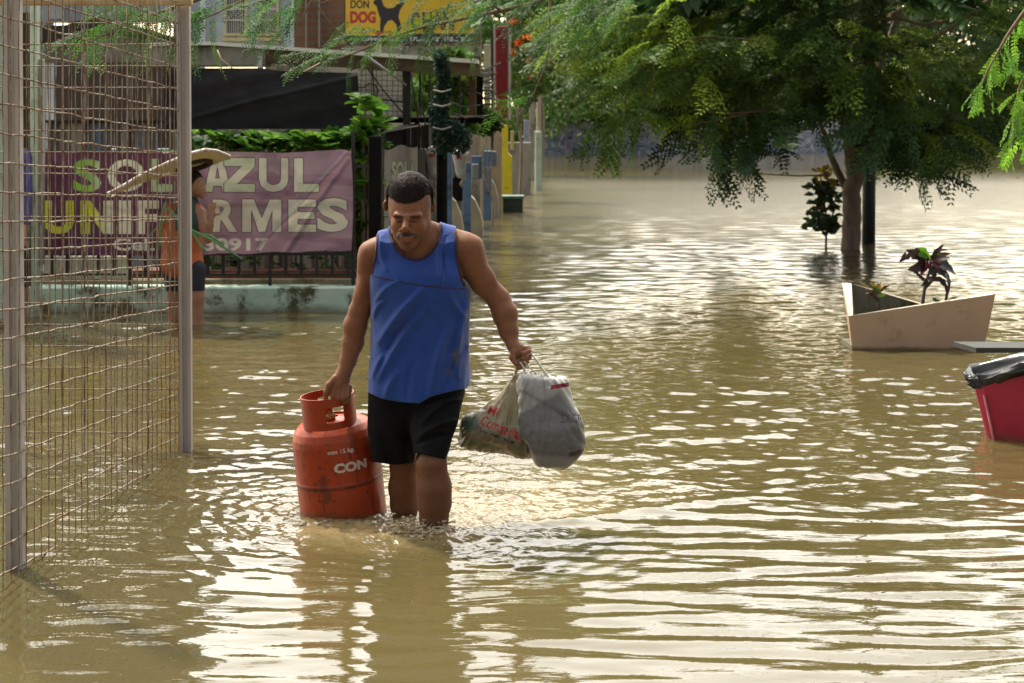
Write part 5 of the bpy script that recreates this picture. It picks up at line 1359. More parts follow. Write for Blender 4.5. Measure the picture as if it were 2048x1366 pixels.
wp += KC([(352, 550, .10, 20), (350, 600, .10, 15), (348, 660, .10, 12), (348, 720, .1, 8)], .02) + KC([(388, 550, -.03, 19), (393, 595, -.03, 15), (394, 650, -.03, 12), (394, 720, -.03, 8)], .02)
def wcol(V): return np.ones((len(V), 3))*np.array([.38, .20, .125])*(1+.12*fbm(V[:, 0]*14, V[:, 1]*14, V[:, 2]*14)[:, None])
top_ = [ell(K(366, 480, .02), (40*q0, .15, 55*q0), .03), ell(K(364, 525, .02), (43*q0, .16, 34*q0), .03), cone(K(343, 425, .12), K(392, 426, -.06), 20*q0, 19*q0, .04), cone(K(334, 435, .13), K(327, 472, .12), 15*q0, 13*q0, .03), cone(K(394, 432, -.08), K(404, 452, -.12), 14*q0, 12*q0, .03)]
ves = [ell(K(378, 440, -.03), (30*q0, .16, 42*q0), .03), cone(K(378, 410, .0), K(384, 450, -.08), 20*q0, 26*q0, .03)]
sh_ = KC([(352, 540, .10, 26), (350, 584, .10, 20)], .02) + KC([(388, 540, -.03, 24), (391, 578, -.03, 18)], .02)
hairp = [ell(K(388, 362, .015), (18*q0, .10, 22*q0), .02), cone(K(380, 370, .05), K(377, 400, .05), 12*q0, 8*q0, .02)]
def yc(y): return (lambda Q: (HY+(CH-Q[:, 2])*F/Q[:, 1]-y)*q0)
lady = fig('person', 'person in dark green vest and orange shirt under a wide straw hat', wp, (P(300, 0, 12.6)[0], YH-.32, -.55), (P(462, 0, 12.6)[0], YH+.36, P(0, 330, YH)[2]), .0075, wcol,
    [('shirt', top_, pmat('orange_cloth', (.50, .13, .035), (.42, .10, .03), 12, .85), .008, yc(556)), ('vest', ves, pmat('bottle_green_cloth', (.02, .055, .05), (.03, .07, .06), 12, .8), .008, yc(462)),
     ('shorts', sh_, pmat('navy_cloth', (.02, .02, .035), (.03, .03, .045), 12, .85), .008, yc(582)), ('hair', hairp, m_hair, .008, None)], K(372, 720, 0))
# her hat: a big shallow bowl of a brim seen from below, tilted down to the left
nU, nV_ = 60, 26
uu, vv = np.meshgrid(np.linspace(-1, 1, nU), np.linspace(-1, 1, nV_), indexing='ij')
ytop = np.interp(uu, [-1, -.75, -.5, 0, .35, .6, .8, 1], [386, 369, 350, 322, 305, 298, 301, 312]); ybot = np.interp(uu, [-1, -.75, -.5, 0, .35, .6, .8, 1], [387, 379, 368, 352, 343, 335, 326, 313])
dep = .34*np.sqrt(np.clip(1-uu*uu, .0004, 1))*vv
hx = 338+121*uu; hy = ytop+(ybot-ytop)*(vv+1)/2 + 5*np.sin(math.pi*(vv+1)/2)
cu_ = np.hypot((uu-.42)/.26, (vv-.15)/.42); hy = hy-24*np.exp(-cu_**4)
hY = YH+dep
Vh_ = np.stack([(hx-1024)*hY/F, hY, CH-(hy-HY)*YH/F], -1)
ho = empty('sun_hat', P(338, 340, YH), 'huge straw sun hat with a pale edge worn by the person behind the cage', 'hat')
ob = mesh_obj('brim', Vh_.reshape(-1, 3), grid_faces(nU, nV_), pmat('straw', (.56, .48, .30), (.46, .39, .24), 30, .8, stretch=(1, 1, 6), trans=.25), ho)
md = ob.modifiers.new('thick', 'SOLIDIFY'); md.thickness = .008
mb = MB(); edge = list(Vh_[:, 0])+list(Vh_[::-1, -1]); mb.tube(edge, .012, 6); mb.build('edging', pmat('pale_edging', (.74, .70, .64), (.45, .28, .22), 40, .7, lo=.45, hi=.55), ho, smooth=True)
mb = MB(); bd = []
for k in range(30):
    a = 2*math.pi*k/29; u_, v_ = .42+.27*math.cos(a), .15+.46*math.sin(a)
    t_ = np.interp(u_, [-1, -.75, -.5, 0, .35, .6, .8, 1], [386, 369, 350, 322, 305, 298, 301, 312]); b_q = np.interp(u_, [-1, -.75, -.5, 0, .35, .6, .8, 1], [387, 379, 368, 352, 343, 335, 326, 313])
    yq = t_+(b_q-t_)*(v_+1)/2+7; Yq = YH+.34*math.sqrt(max(.01, 1-u_*u_))*v_
    bd.append(((338+121*u_-1024)*Yq/F, Yq, CH-(yq-HY)*YH/F))
mb.tube(bd, .020, 6, cap=False); mb.build('band', pmat('brown_band', (.035, .018, .012), (.05, .03, .02), 20, .8), ho, smooth=True)
# green stalks she carries
mb = MB()
mb.tube([K(335, 415, -.22), K(378, 458, -.25), K(425, 480, -.27), K(484, 518, -.28)], [.010, .010, .009, .007], 6)
mb.tube([K(378, 458, -.24), K(398, 470, -.26), K(420, 500, -.26), K(438, 545, -.25)][:0] or [K(378, 455, -.22), K(392, 473, -.24), K(402, 492, -.25), K(412, 503, -.25)], [.011, .010, .009, .007], 6)
mb.tube([K(390, 468, -.24), K(420, 470, -.26), K(448, 490, -.27)], .008, 6)
mb.tube([K(330, 405, -.2), K(322, 440, -.2), K(318, 500, -.18)], .009, 6)
mb.tube([K(345, 430, -.2), K(330, 440, -.2), K(300, 470, -.18)], .008, 6)
tag(mb.build('green_stalks', pmat('green_stalk', (.10, .26, .10), (.16, .34, .14), 20, .6), smooth=True), 'bundle of thin green stalks held by the person in the hat', 'plant stalks')
# person in blue mostly hidden by the near cage post
YP = 13.0; q0 = YP/F
def K(x, y, d=0): return P(x, y, YP+d)
bp_ = [ell(K(30, 262, 0), (15*q0, .09, 22*q0), .02), cone(K(30, 280, .01), K(30, 300, .02), 10*q0, 12*q0, .02), cone(K(12, 316, 0), K(46, 314, 0), 14*q0, 14*q0, .03), ell(K(28, 380, 0), (26*q0, .11, 70*q0), .03), ell(K(28, 450, 0), (27*q0, .11, 30*q0), .03)]
bp_ += KC([(46, 318, -.02, 11), (50, 380, -.03, 9), (51, 440, -.10, 8), (49, 470, -.16, 6)], .015) + [ell(K(49, 476, -.17), (7*q0, .02, 9*q0), .01)]
for i in range(4): bp_ += KC([(45+3*i, 482, -.175, 2.1), (45+3*i, 490, -.18, 1.9), (46+3*i, 493, -.165, 1.7)], .004)
bp_ += KC([(43, 474, -.175, 2.4), (41, 484, -.18, 2.0)], .004)
bp_ += KC([(8, 318, .0, 11), (2, 380, .02, 9), (2, 440, .0, 7), (4, 470, -.03, 6)], .015) + KC([(38, 460, 0, 18), (44, 560, 0, 13), (45, 700, 0, 9)], .02) + KC([(16, 460, 0, 18), (14, 560, 0, 13), (14, 700, 0, 9)], .02)
jk = [ell(K(28, 375, 0), (31*q0, .14, 74*q0), .03), cone(K(12, 316, 0), K(46, 314, 0), 18*q0, 18*q0, .03), cone(K(48, 322, -.02), K(52, 380, -.03), 14*q0, 12*q0, .03), cone(K(52, 380, -.03), K(51, 445, -.11), 12*q0, 11*q0, .02), cone(K(6, 322, 0), K(2, 440, 0), 14*q0, 11*q0, .03)]
tr_ = KC([(40, 470, .0, 21), (46, 566, 0, 16)], .02) + KC([(16, 470, 0, 21), (14, 566, 0, 16)], .02)
hp = [ell(K(30, 256, .01), (17*q0, .10, 20*q0), .02)]
fig('person', 'person in a dark blue jacket standing in the doorway behind the near cage post', bp_, (P(-30, 0, YP)[0], YP-.25, -.5), (P(72, 0, YP)[0], YP+.22, P(0, 225, YP)[2]), .0085, wcol,
    [('jacket', jk, pmat('royal_blue_cloth', (.035, .045, .20), (.045, .055, .24), 12, .7), .009, yc(455)), ('trousers', tr_, pmat('black_cloth', (.014, .014, .018), (.02, .02, .025), 12, .85), .009, yc(574)), ('hair', hp, m_hair, .009, yc(262))], K(28, 700, 0))
# ------------------------------------------------------------------ vegetation
def leafmat(name, tr=.35, rough=.5):
    return pmat(name, (1, 1, 1), (.78, .78, .74), 9, rough, attr=True, trans=tr, spec=.2)
m_leaf = leafmat('leaves', .48); m_leafd = leafmat('dense_leaves', .18, .6)
m_bark = pmat('bark', (.16, .12, .09), (.26, .20, .155), 14, .9, bump=.006, bscale=30, stretch=(1, 1, .3))
m_twig = pmat('twig', (.20, .12, .06), (.13, .09, .05), 20, .8)
def rotmats(dirs, roll):
    """frames whose x axis is dirs; z as near up as possible, rolled"""
    x = dirs/np.linalg.norm(dirs, axis=1)[:, None]
    up = np.tile([0, 0, 1.0], (len(x), 1)); y = np.cross(up, x); n = np.linalg.norm(y, axis=1)[:, None]
    y = np.where(n < 1e-3, [0, 1.0, 0], y/np.maximum(n, 1e-3)); z = np.cross(x, y)
    c, s = np.cos(roll)[:, None], np.sin(roll)[:, None]
    y2 = y*c+z*s; z2 = z*c-y*s
    return np.stack([x, y2, z2], 1)       # rows
def frond_template(L, npin, pinL, nleaf, lf, wd, droop, r, bip=True):
    """quads (K,4,3) of a feathery compound leaf along +x; second return: shade per quad"""
    Q = []; C = []
    for i in range(npin):
        s = .12+.88*(i+.5)/npin
        base = np.array([L*s*(1-.12*droop*s), 0, -droop*L*.55*s*s])
        sz = math.sin(math.pi*min(1, .22+.80*(1-s)+.05))**.6
        for sd in (-1, 1):
            ang = math.radians(62-22*s+r.normal(0, 5)); pl_ = pinL*sz*r.uniform(.85, 1.1)
            d = np.array([math.cos(ang), sd*math.sin(ang), -.15-.35*droop+r.normal(0, .08)]); d /= np.linalg.norm(d)
            if not bip:
                w_ = np.cross(d, [0, 0, 1.0]); w_ /= np.linalg.norm(w_); w_ = w_*wd+np.array([0, 0, r.normal(0, wd*.4)])
                Q.append([base, base+d*pl_*.45+w_, base+d*pl_, base+d*pl_*.45-w_]); C.append(r.uniform(.8, 1.15)); continue
            lat = np.cross(d, [0, 0, 1.0]); lat /= np.linalg.norm(lat)
            for j in range(nleaf):
                t = (j+.6)/nleaf; p0 = base+d*pl_*t+np.array([0, 0, -.25*pl_*t*t])
                for s2 in (-1, 1):
                    e = d*.45+lat*s2+np.array([0, 0, r.normal(-.1, .22)]); e /= np.linalg.norm(e)
                    l_ = lf*(1-.35*t)*r.uniform(.85, 1.1); w_ = d*wd*.5+np.array([0, 0, r.normal(0, wd*.15)])
                    Q.append([p0, p0+e*l_*.5+w_, p0+e*l_, p0+e*l_*.5-w_]); C.append(r.uniform(.82, 1.15))
    # stem of the leaf
    for i in range(5):
        a, b = i/5, (i+1)/5; f = lambda s: np.array([L*s*(1-.12*droop*s), 0, -droop*L*.55*s*s]); w_ = np.array([0, L*.004+.001, 0])
        Q.append([f(a)-w_, f(b)-w_, f(b)+w_, f(a)+w_]); C.append(1.3)
    return np.array(Q), np.array(C)
def scatter(temps, pos, dirs, scale, roll, colr, r):
    Vs, Cs = [], []
    pick = r.integers(0, len(temps), len(pos)); M = rotmats(dirs, roll)
    for k, (Q, C) in enumerate(temps):
        m = np.nonzero(pick == k)[0]
        if len(m) == 0: continue
        W = np.einsum('qvc,ncd->nqvd', Q, M[m])*scale[m][:, None, None, None]+pos[m][:, None, None, :]
        cc = colr[m][:, None, None, :]*C[None, :, None, None]*np.ones((1, 1, 4, 1))
        Vs.append(W.reshape(-1, 3)); Cs.append(cc.reshape(-1, 3))
    return np.concatenate(Vs), np.concatenate(Cs)
def foliage(name, parent, V, C, mat):
    n = len(V)//4
    return mesh_obj(name, V, np.arange(n*4).reshape(n, 4), mat, parent, cols=np.clip(C, 0, 1), smooth=False)
def limb(mb, pts, r0, r1, n=8, seed=0):
    r = np.random.default_rng(seed); pts = np.array(pts, float); t = np.linspace(0, len(pts)-1, len(pts)*4-3)
    p = np.stack([np.interp(t, range(len(pts)), pts[:, k]) for k in range(3)], 1)
    for _ in range(2): p[1:-1] = (p[:-2]+2*p[1:-1]+p[2:])/4
    p[1:-1] += r.normal(0, r0*.09, (len(p)-2, 3)); mb.tube(p, np.linspace(r0, r1, len(p)), n)
    return p

# ---- background trees
def leafcloud(r, cens, rad, n, size, base, var=.35, flat=.6):
    k = r.integers(0, len(cens), n); u = r.normal(size=(n, 3)); u /= np.linalg.norm(u, axis=1)[:, None]
    p = cens[k]+u*(rad[k]*r.uniform(.35, 1.0, n)**.6)[:, None]*np.array([1, 1, flat])
    d = u*.6+r.normal(size=(n, 3))*.6; d[:, 2] -= .25; d /= np.linalg.norm(d, axis=1)[:, None]
    s = np.cross(d, r.normal(size=(n, 3))); s /= np.linalg.norm(s, axis=1)[:, None]
    l = size*r.uniform(.6, 1.3, n)[:, None]; w_ = l*.30
    V = np.stack([p, p+d*l*.5+s*w_, p+d*l, p+d*l*.5-s*w_], 1).reshape(-1, 3)
    cl = r.uniform(1-var, 1+var, len(cens))[k]*r.uniform(.75, 1.25, n)
    hue = r.uniform(-.25, .35, len(cens))[k]
    c = np.array(base)[None]*cl[:, None]; c[:, 0] *= 1+hue; 
    return V, np.repeat(c, 4, 0)
def tree(x, Y, h, w_, d, n, size, base, label, seed, lowz=1.0, group='trees across the flooded street', cat='tree', name='tree', clumps=46):
    r = np.random.default_rng(seed)
    X = (x-1024)*Y/F
    t = empty(name, (X, Y, -.3), label, cat, group)
    thin = .25 if name in ('bush', 'vine') else .6
    mb = MB(); limb(mb, [(X, Y, -.6), (X+.1, Y, h*.25), (X-.1, Y+.1, h*.5), (X, Y, h*.8)], .035*h*thin, .012*h*thin, 8, seed)
    for k in range(7):
        a = r.uniform(0, 6.28); limb(mb, [(X, Y, h*r.uniform(.25, .5)), (X+math.cos(a)*w_*.25, Y+math.sin(a)*d*.25, h*.55), (X+math.cos(a)*w_*.42, Y+math.sin(a)*d*.42, h*r.uniform(.6, .9))], .014*h*thin, .004*h*thin, 6, seed+k)
    mb.build('trunk', m_bark, t, smooth=True)
    u = r.normal(size=(clumps, 3)); u /= np.linalg.norm(u, axis=1)[:, None]; rr = r.uniform(.3, 1, clumps)**.5
    cz = (h+lowz)/2; c = np.stack([X+u[:, 0]*rr*w_/2, Y+u[:, 1]*rr*d/2, cz+u[:, 2]*rr*(h-lowz)/2], 1)
    rad = r.uniform(.10, .20, clumps)*w_
    V, C = leafcloud(r, c, rad, n, size, base)
    foliage('crown', t, V, C, m_leafd)
G1, G2, G3 = (.035, .075, .018), (.055, .12, .022), (.022, .05, .016)
for i, (x, Y, h, w_, d, n, sz, c, lab, lz) in enumerate((
    (1120, 70, 7.5, 8, 5, 9000, .22, G2, 'mid green tree rising behind the pale green pole', 1.6),
    (1235, 72, 9.5, 9, 6, 9500, .26, G3, 'dark tree above the left end of the blue painted wall', 1.9),
    (1330, 74, 11, 10, 7, 9500, .28, G1, 'tall dark tree behind the middle of the blue painted wall', 1.7),
    (1450, 78, 9, 9, 6, 8500, .27, G2, 'lighter green tree behind the right part of the blue painted wall', 1.6),
    (1565, 80, 11, 10, 7, 8500, .28, G3, 'dark tree right of the blue painted wall behind the main trunk', 1.4),
    (1700, 95, 13, 13, 8, 8500, .32, G1, 'broad tree across the water directly behind the main trunk', 1.6),
    (1850, 105, 14, 14, 8, 8500, .34, G3, 'dark tree across the water right of the main trunk', 2.2),
    (1990, 112, 15, 15, 8, 8500, .36, G1, 'tree across the water at the right edge', 3.0),
    (2150, 108, 15, 14, 8, 5000, .36, G3, 'tree past the right edge across the water', 2.0))):
    tree(x, Y, 2.0+.078*Y, w_, d, n, sz, c, lab, 100+i, lz)
tree(1075, 44, 6.2, 3.6, 3, 5200, .17, G2, 'slender green tree over the lilac pillar', 130, 2.2, None)
tree(1130, 64, 4.6, 7, 3, 5000, .20, (.11, .19, .04), 'bright yellow green bushes above the left of the blue painted wall', 131, .9, None, 'bush', 'bush', 26)
tree(1210, 67, 3.9, 7, 2, 3500, .20, (.09, .17, .05), 'bushes along the top of the blue painted wall', 132, .9, None, 'bush', 'bush', 22)
tree(878, 21, 2.3, .85, 1.2, 3600, .13, (.10, .20, .03), 'leafy green bush showing through the open shed', 133, 1.1, None, 'bush', 'bush', 22)
tree(1035, 31, 4.0, 1.3, 1.0, 2600, .13, (.09, .18, .03), 'light green foliage hanging over the top of the yellow pillar', 134, 1.5, None, 'bush', 'bush', 16)
tree(975, 22.6, 1.6, .28, .3, 700, .10, (.05, .09, .02), 'dark scruffy vine on top of the beige wall', 135, 1.25, None, 'vine', 'vine', 9)
# orange blossom tree behind the billboard
r = np.random.default_rng(77); ot = empty('flowering_tree', P(1000, 300, 23.4), 'shrub with orange blossom between the billboard and the red sign', 'tree')
mb = MB(); limb(mb, [P(1064, 400, 41), P(1062, 200, 41), P(1050, 60, 40)], .04, .02, 6, 1)
for x, y in ((960, 90), (1060, 50), (1010, 20), (900, 80)): limb(mb, [P(1056, 130, 30), P((x+1056)/2, y+20, 29.6), P(x, y, 29)], .02, .008, 5, x)
mb.build('trunk', m_bark, ot, smooth=True)
cs = np.array([P(x+r.normal(0, 6), y+r.normal(0, 5), 26.8) for x, y in ((830, 90), (870, 96), (905, 97), (940, 86), (955, 60), (1030, 60), (1045, 90), (1040, 130), (1060, 150), (1055, 40), (1060, 200), (720, 92), (780, 92), (960, 30), (1040, 20))])
V, C = leafcloud(r, cs, np.full(len(cs), .20), 3200, .085, (.10, .17, .04)); foliage('crown', ot, V, C, m_leafd)
cf = np.array([P(x+r.normal(0, 4), y, 26.4) for x, y in ((845, 98), (868, 92), (900, 97), (935, 92), (952, 86), (1025, 42), (1054, 73), (1040, 84), (1045, 96), (1057, 118), (1030, 105), (1094, 122), (880, 4), (915, 2), (960, 160), (1064, 150))])
V, C = leafcloud(r, cf, np.full(len(cf), .055), 700, .05, (.62, .13, .02), .2); foliage('blossom', ot, V, C, m_leafd)

# ---- far hedge under the trees across the water
r = np.random.default_rng(301)
for (x0, x1, Y, h0, n, lab) in ((1560, 2300, 98, 3.4, 9000, 'dark undergrowth along the far bank right of the blue painted wall'), (1080, 1640, 71, 3.2, 9000, 'dark undergrowth behind the blue painted wall')):
    m = 90; xs = r.uniform(x0, x1, m); cs = np.array([((a-1024)*Y/F, Y+r.normal(0, 1.0), r.uniform(.9 if Y < 80 else .2, h0)) for a in xs])
    V, C = leafcloud(r, cs, np.full(m, 1.0), n, .30, (.035, .07, .02), .45)
    tag(foliage('undergrowth', None, V, C, m_leafd), lab, 'undergrowth', kind='stuff')
# ---- the vine clad column
r = np.random.default_rng(31); vc = empty('vine_column', P(884, 330, 14.5), 'post smothered in dark blue green vine and cables in front of the shed', 'vine')
mb = MB(); mb.tube([P(884, 470, 14.75), P(884, 120, 14.75)], .045, 8); mb.build('pole', m_dark, vc)
ys = np.linspace(115, 290, 26); cs = np.array([P(883+5*math.sin(y*.05)+r.normal(0, 3), y, 14.7) for y in ys]+[P(920+r.normal(0, 10), y, 14.7) for y in (255, 265, 275, 285, 295, 270, 260)])
V, C = leafcloud(r, cs, np.array([.060+.02*math.sin(y*.03) for y in ys]+[.06]*7), 7000, .034, (.045, .085, .06), .3, 1.2); foliage('foliage', vc, V, C, m_leafd)
mb = MB()
for y in (180, 209, 255): mb.tube([P(866, y, 14.6), P(884, y+4, 14.55), P(902, y-1, 14.6)], .007, 5)
mb.build('cable', m_conc, vc)

# ---- broad-leaved shrubs behind the banner
def rosette_template(n, L, W, r, up=.6):
    Q, C = [], []
    for k in range(n):
        a = k*2.4+r.uniform(-.2, .2); e = r.uniform(.25, 1.0)*up; d = np.array([math.cos(a), math.sin(a), e]); d /= np.linalg.norm(d)
        s = np.cross(d, [0, 0, 1.0]); s /= np.linalg.norm(s); nrm = np.cross(s, d); l = L*r.uniform(.7, 1.1)
        st = [(0, .08), (.30, .55), (.62, 1.0), (.86, .75), (1.0, .12)]
        for (t0, w0), (t1, w1) in zip(st[:-1], st[1:]):
            for sd in (-1, 1):
                f = lambda t, w_: d*l*t - nrm*(-.18*l*t*t)*(-1) + s*sd*W*w_ + nrm*abs(w_)*W*.25
                g = lambda t: d*l*t + nrm*(-.18*l*t*t)
                f = lambda t, w_: g(t) + s*sd*W*w_ + nrm*w_*W*.28
                Q.append([g(t0), f(t0, w0), f(t1, w1), g(t1)] if sd > 0 else [g(t0), g(t1), f(t1, w1), f(t0, w0)]); C.append(r.uniform(.9, 1.08)*(1 if sd > 0 else .92))
    return np.array(Q), np.array(C)
def shrub(label, pts, Y, ysd, L, W, cols, seed, nl=9, name='shrub', stem=True, group=None, up=.6, mat=None):
    r = np.random.default_rng(seed); temps = [rosette_template(nl, L, W, r, up) for _ in range(5)]
    pts = np.array(pts, float); Ys = Y+r.uniform(-ysd, ysd, len(pts)); pos = np.array([P(x, y, yy) for (x, y), yy in zip(pts, Ys)])
    o = empty(name, P(pts[:, 0].mean(), 640, Y), label, 'shrub', group)
    n = len(pos); dirs = r.normal(size=(n, 3))*[1, 1, .3]
    c = np.array(cols)[r.integers(0, len(cols), n)]*r.uniform(.7, 1.25, n)[:, None]
    V, C = scatter(temps, pos, dirs, r.uniform(.7, 1.15, n), r.normal(0, .25, n), c, r)
    foliage('foliage', o, V, C, mat or m_leaf)
    if stem:
        mb = MB()
        for p in pos[::3]: mb.tube([(p[0]*.6+pos[:, 0].mean()*.4, p[1], -.3), (p[0]*.9+pos[:, 0].mean()*.1, p[1], p[2]*.5), tuple(p)], [.012, .009, .005], 5)
        mb.build('stem', m_bark, o)
    return o
r = np.random.default_rng(91)
lg = [(.14, .30, .03), (.10, .24, .03), (.20, .36, .05), (.06, .15, .025)]; dk = [(.03, .08, .018), (.05, .12, .025), (.035, .07, .015)]
def pts_in(n, x0, x1, y0, y1): return np.stack([r.uniform(x0, x1, n), r.uniform(y0, y1, n)], 1)
shrub('dark leafy shrub under the black cloth just right of the cage', np.concatenate([pts_in(34, 380, 480, 268, 300), pts_in(20, 320, 480, 300, 500)]), 14.2, .4, .13, .030, dk+lg[3:]+lg[:1], 1)
shrub('broad leaved bright shrub under the middle of the black cloth', np.concatenate([pts_in(40, 480, 600, 272, 305), pts_in(20, 480, 600, 305, 500)]), 14.2, .4, .14, .036, lg[:2]+dk, 2)
shrub('bright green broad leaved shrub at the right end of the banner', np.concatenate([pts_in(44, 600, 716, 272, 305), pts_in(46, 690, 752, 300, 560)]), 14.1, .35, .15, .040, lg, 3)
shrub('bright sprays of leaves reaching up beside the black cloth', np.concatenate([pts_in(10, 722, 762, 242, 268), pts_in(6, 716, 742, 195, 260), pts_in(12, 712, 760, 262, 300), pts_in(14, 714, 740, 300, 520)]), 14.0, .25, .14, .040, lg[:3], 4)
shrub('low weeds growing at the foot of the railing', np.concatenate([pts_in(30, 400, 700, 515, 548)]), 13.75, .12, .06, .018, dk+lg[1:2], 5, stem=False)

# ---- the main tree standing in the water
r = np.random.default_rng(2024)
YT = 19.6
mt = empty('flame_tree', P(1703, 520, YT), 'large feathery leaved tree standing in the water on the right', 'tree')
mb = MB()
tr0 = [P(1702, 540, YT), P(1703, 470, YT), P(1705, 400, YT), P(1708, 340, YT)]
limb(mb, tr0, .112, .10, 14, 1); mb.v[-1][:, 0] = mb.v[-1][:, 0]*.45+.55*(P(1703, 0, YT)[0]+(mb.v[-1][:, 0]-P(1703, 0, YT)[0]))
limb(mb, [P(1708, 350, YT), P(1700, 300, YT), P(1690, 240, YT+.1), P(1650, 160, YT+.2), P(1600, 60, YT+.3), P(1560, -120, YT+.3)], .075, .025, 10, 2)
limb(mb, [P(1708, 350, YT), P(1725, 310, YT-.1), P(1790, 285, YT-.3), P(1850, 262, YT-.6), P(1930, 215, YT-.8)], .055, .02, 8, 3)
limb(mb, [P(1706, 360, YT), P(1712, 300, YT), P(1740, 180, YT+.3), P(1800, 20, YT+.5), P(1830, -160, YT+.5)], .06, .02, 8, 4)
limb(mb, [P(1695, 380, YT+.1), P(1668, 330, YT+.1), P(1655, 280, YT), P(1620, 200, YT)], .05, .018, 8, 5)
limb(mb, [P(1700, 480, YT-.02), P(1695, 440, YT-.08), P(1698, 410, YT-.02)], .05, .03, 8, 6)
mb.build('trunk', m_bark, mt, smooth=True)
mb = MB()
for k, (pts, a, b) in enumerate((
    ([(1800, 20, 19), (1720, 80, 18.4), (1640, 120, 18), (1560, 165, 17.6), (1502, 193, 17.4)], .032, .020),
    ([(1700, 95, 18.6), (1620, 92, 18), (1560, 84, 17.8), (1500, 80, 17.6), (1400, 72, 17.3), (1340, 95, 17), (1270, 140, 16.8), (1256, 148, 16.7)], .018, .005),
    ([(1560, 84, 17.8), (1490, 112, 17.4), (1430, 135, 17.2)], .009, .004),
    ([(1680, 215, 18.2), (1600, 200, 17.6), (1540, 222, 17.3), (1450, 228, 17.2), (1380, 215, 17.1)], .014, .005),
    ([(1500, 226, 17.3), (1440, 240, 17.0), (1350, 253, 16.9)], .008, .004),
    ([(1900, 40, 19), (1850, 52, 18.6), (1800, 36, 18.2), (1705, 38, 18.0)], .020, .014),
    ([(1990, -10, 19), (1900, 60, 18.5), (1830, 95, 18.4), (1790, 98, 18.4)], .018, .008),
    ([(1760, 120, 18.6), (1700, 130, 18.2), (1650, 185, 18), (1610, 202, 17.9)], .012, .006),
    ([(1940, 260, 18.6), (1980, 275, 18.2), (2020, 268, 18)], .012, .006),
    ([(1655, 350, 19), (1600, 352, 18.5), (1520, 348, 18.2)], .010, .005),
    ([(1490, 230, 17.2), (1492, 255, 17.1), (1500, 280, 17.1)], .005, .003),
    ([(1256, 148, 16.7), (1255, 190, 16.6), (1245, 250, 16.6)], .005, .003), ([(1310, 115, 16.9), (1306, 150, 16.8), (1304, 190, 16.8)], .005, .003))):
    limb(mb, [P(*q) for q in pts], a*1.1, b*1.1, 6, 20+k)
mb.build('branches', m_twig, mt, smooth=True)
Tn = [frond_template(.62, 8, .25, 5, .080, .034, dr, r) for dr in (.25, .45, .7, .9, .35, .55)]
def low(x): return np.interp(x, [1060, 1150, 1180, 1215, 1250, 1290, 1330, 1370, 1400, 1470, 1530, 1560, 1600, 1640, 1700, 1760, 1800, 1850, 1890, 1920, 1960, 1990, 2040, 2100], [40, 120, 190, 240, 235, 215, 225, 250, 310, 330, 345, 270, 215, 215, 250, 310, 330, 350, 345, 285, 285, 255, 170, 150])
n = 860
x = np.concatenate([r.uniform(1160, 2060, 600), r.normal(1650, 190, 260)]); x = np.clip(x, 1165, 2090)
lo_ = low(x)-45-35*np.clip((1560-x)/60, 0, 1); y = lo_-np.abs(r.beta(1, 1.9, n))*(lo_+130)
Yd = r.uniform(17.2, 21.5, n) - np.clip((1500-x)/400, 0, 1)*1.2
pos = np.array([P(a, b, c) for a, b, c in zip(x, y, Yd)])
tc_ = np.array(P(1705, 180, 19.8))
dirs = pos-tc_; dirs[:, 2] *= .3; dirs /= np.linalg.norm(dirs, axis=1)[:, None]+1e-6
dirs += r.normal(0, .45, (n, 3))*[1, 1, .35]; dirs[:, 2] -= .12
front = np.clip((19.2-Yd)/2.5, 0, 1)
base = np.array([.105, .180, .040])[None]*(1-front[:, None]*.2)+np.array([.02, .04, .012])*front[:, None]*.9
colr = base*r.uniform(.65, 1.4, n)[:, None]; yel_lit = (r.random(n) < .18+.34*(x < 1480))[:, None]; colr = np.where(yel_lit, colr*np.array([2.3, 1.9, .9]), colr)  # more bright fronds on the left: sunlight there put into the leaf colour
blu = (r.random(n) < .12)[:, None]; colr = np.where(blu & ~yel_lit, colr*np.array([.9, 1.0, 1.5]), colr)
V, C = scatter(Tn, pos, dirs, r.uniform(.65, 1.15, n), r.normal(0, .5, n), colr, r)
foliage('crown', mt, V, C, m_leaf)
# the top of the crown above the picture, coarser
n = 420; T2 = [frond_template(.7, 8, .30, 1, .1, .05, dr, r, bip=False) for dr in (.3, .6, .8)]
x = r.normal(1640, 230, n); y = -10-np.abs(r.normal(0, 60, n)); Yd = r.uniform(17.5, 22, n)
pos = np.array([P(a, b, c) for a, b, c in zip(x, y, Yd)]); dirs = pos-tc_; dirs[:, 2] *= .3; dirs += r.normal(0, .4, (n, 3))
V, C = scatter(T2, pos, dirs, r.uniform(.7, 1.2, n), r.normal(0, .5, n), np.array([.05, .11, .03])*r.uniform(.6, 1.4, n)[:, None], r)
foliage('upper_crown', mt, V, C, m_leafd)
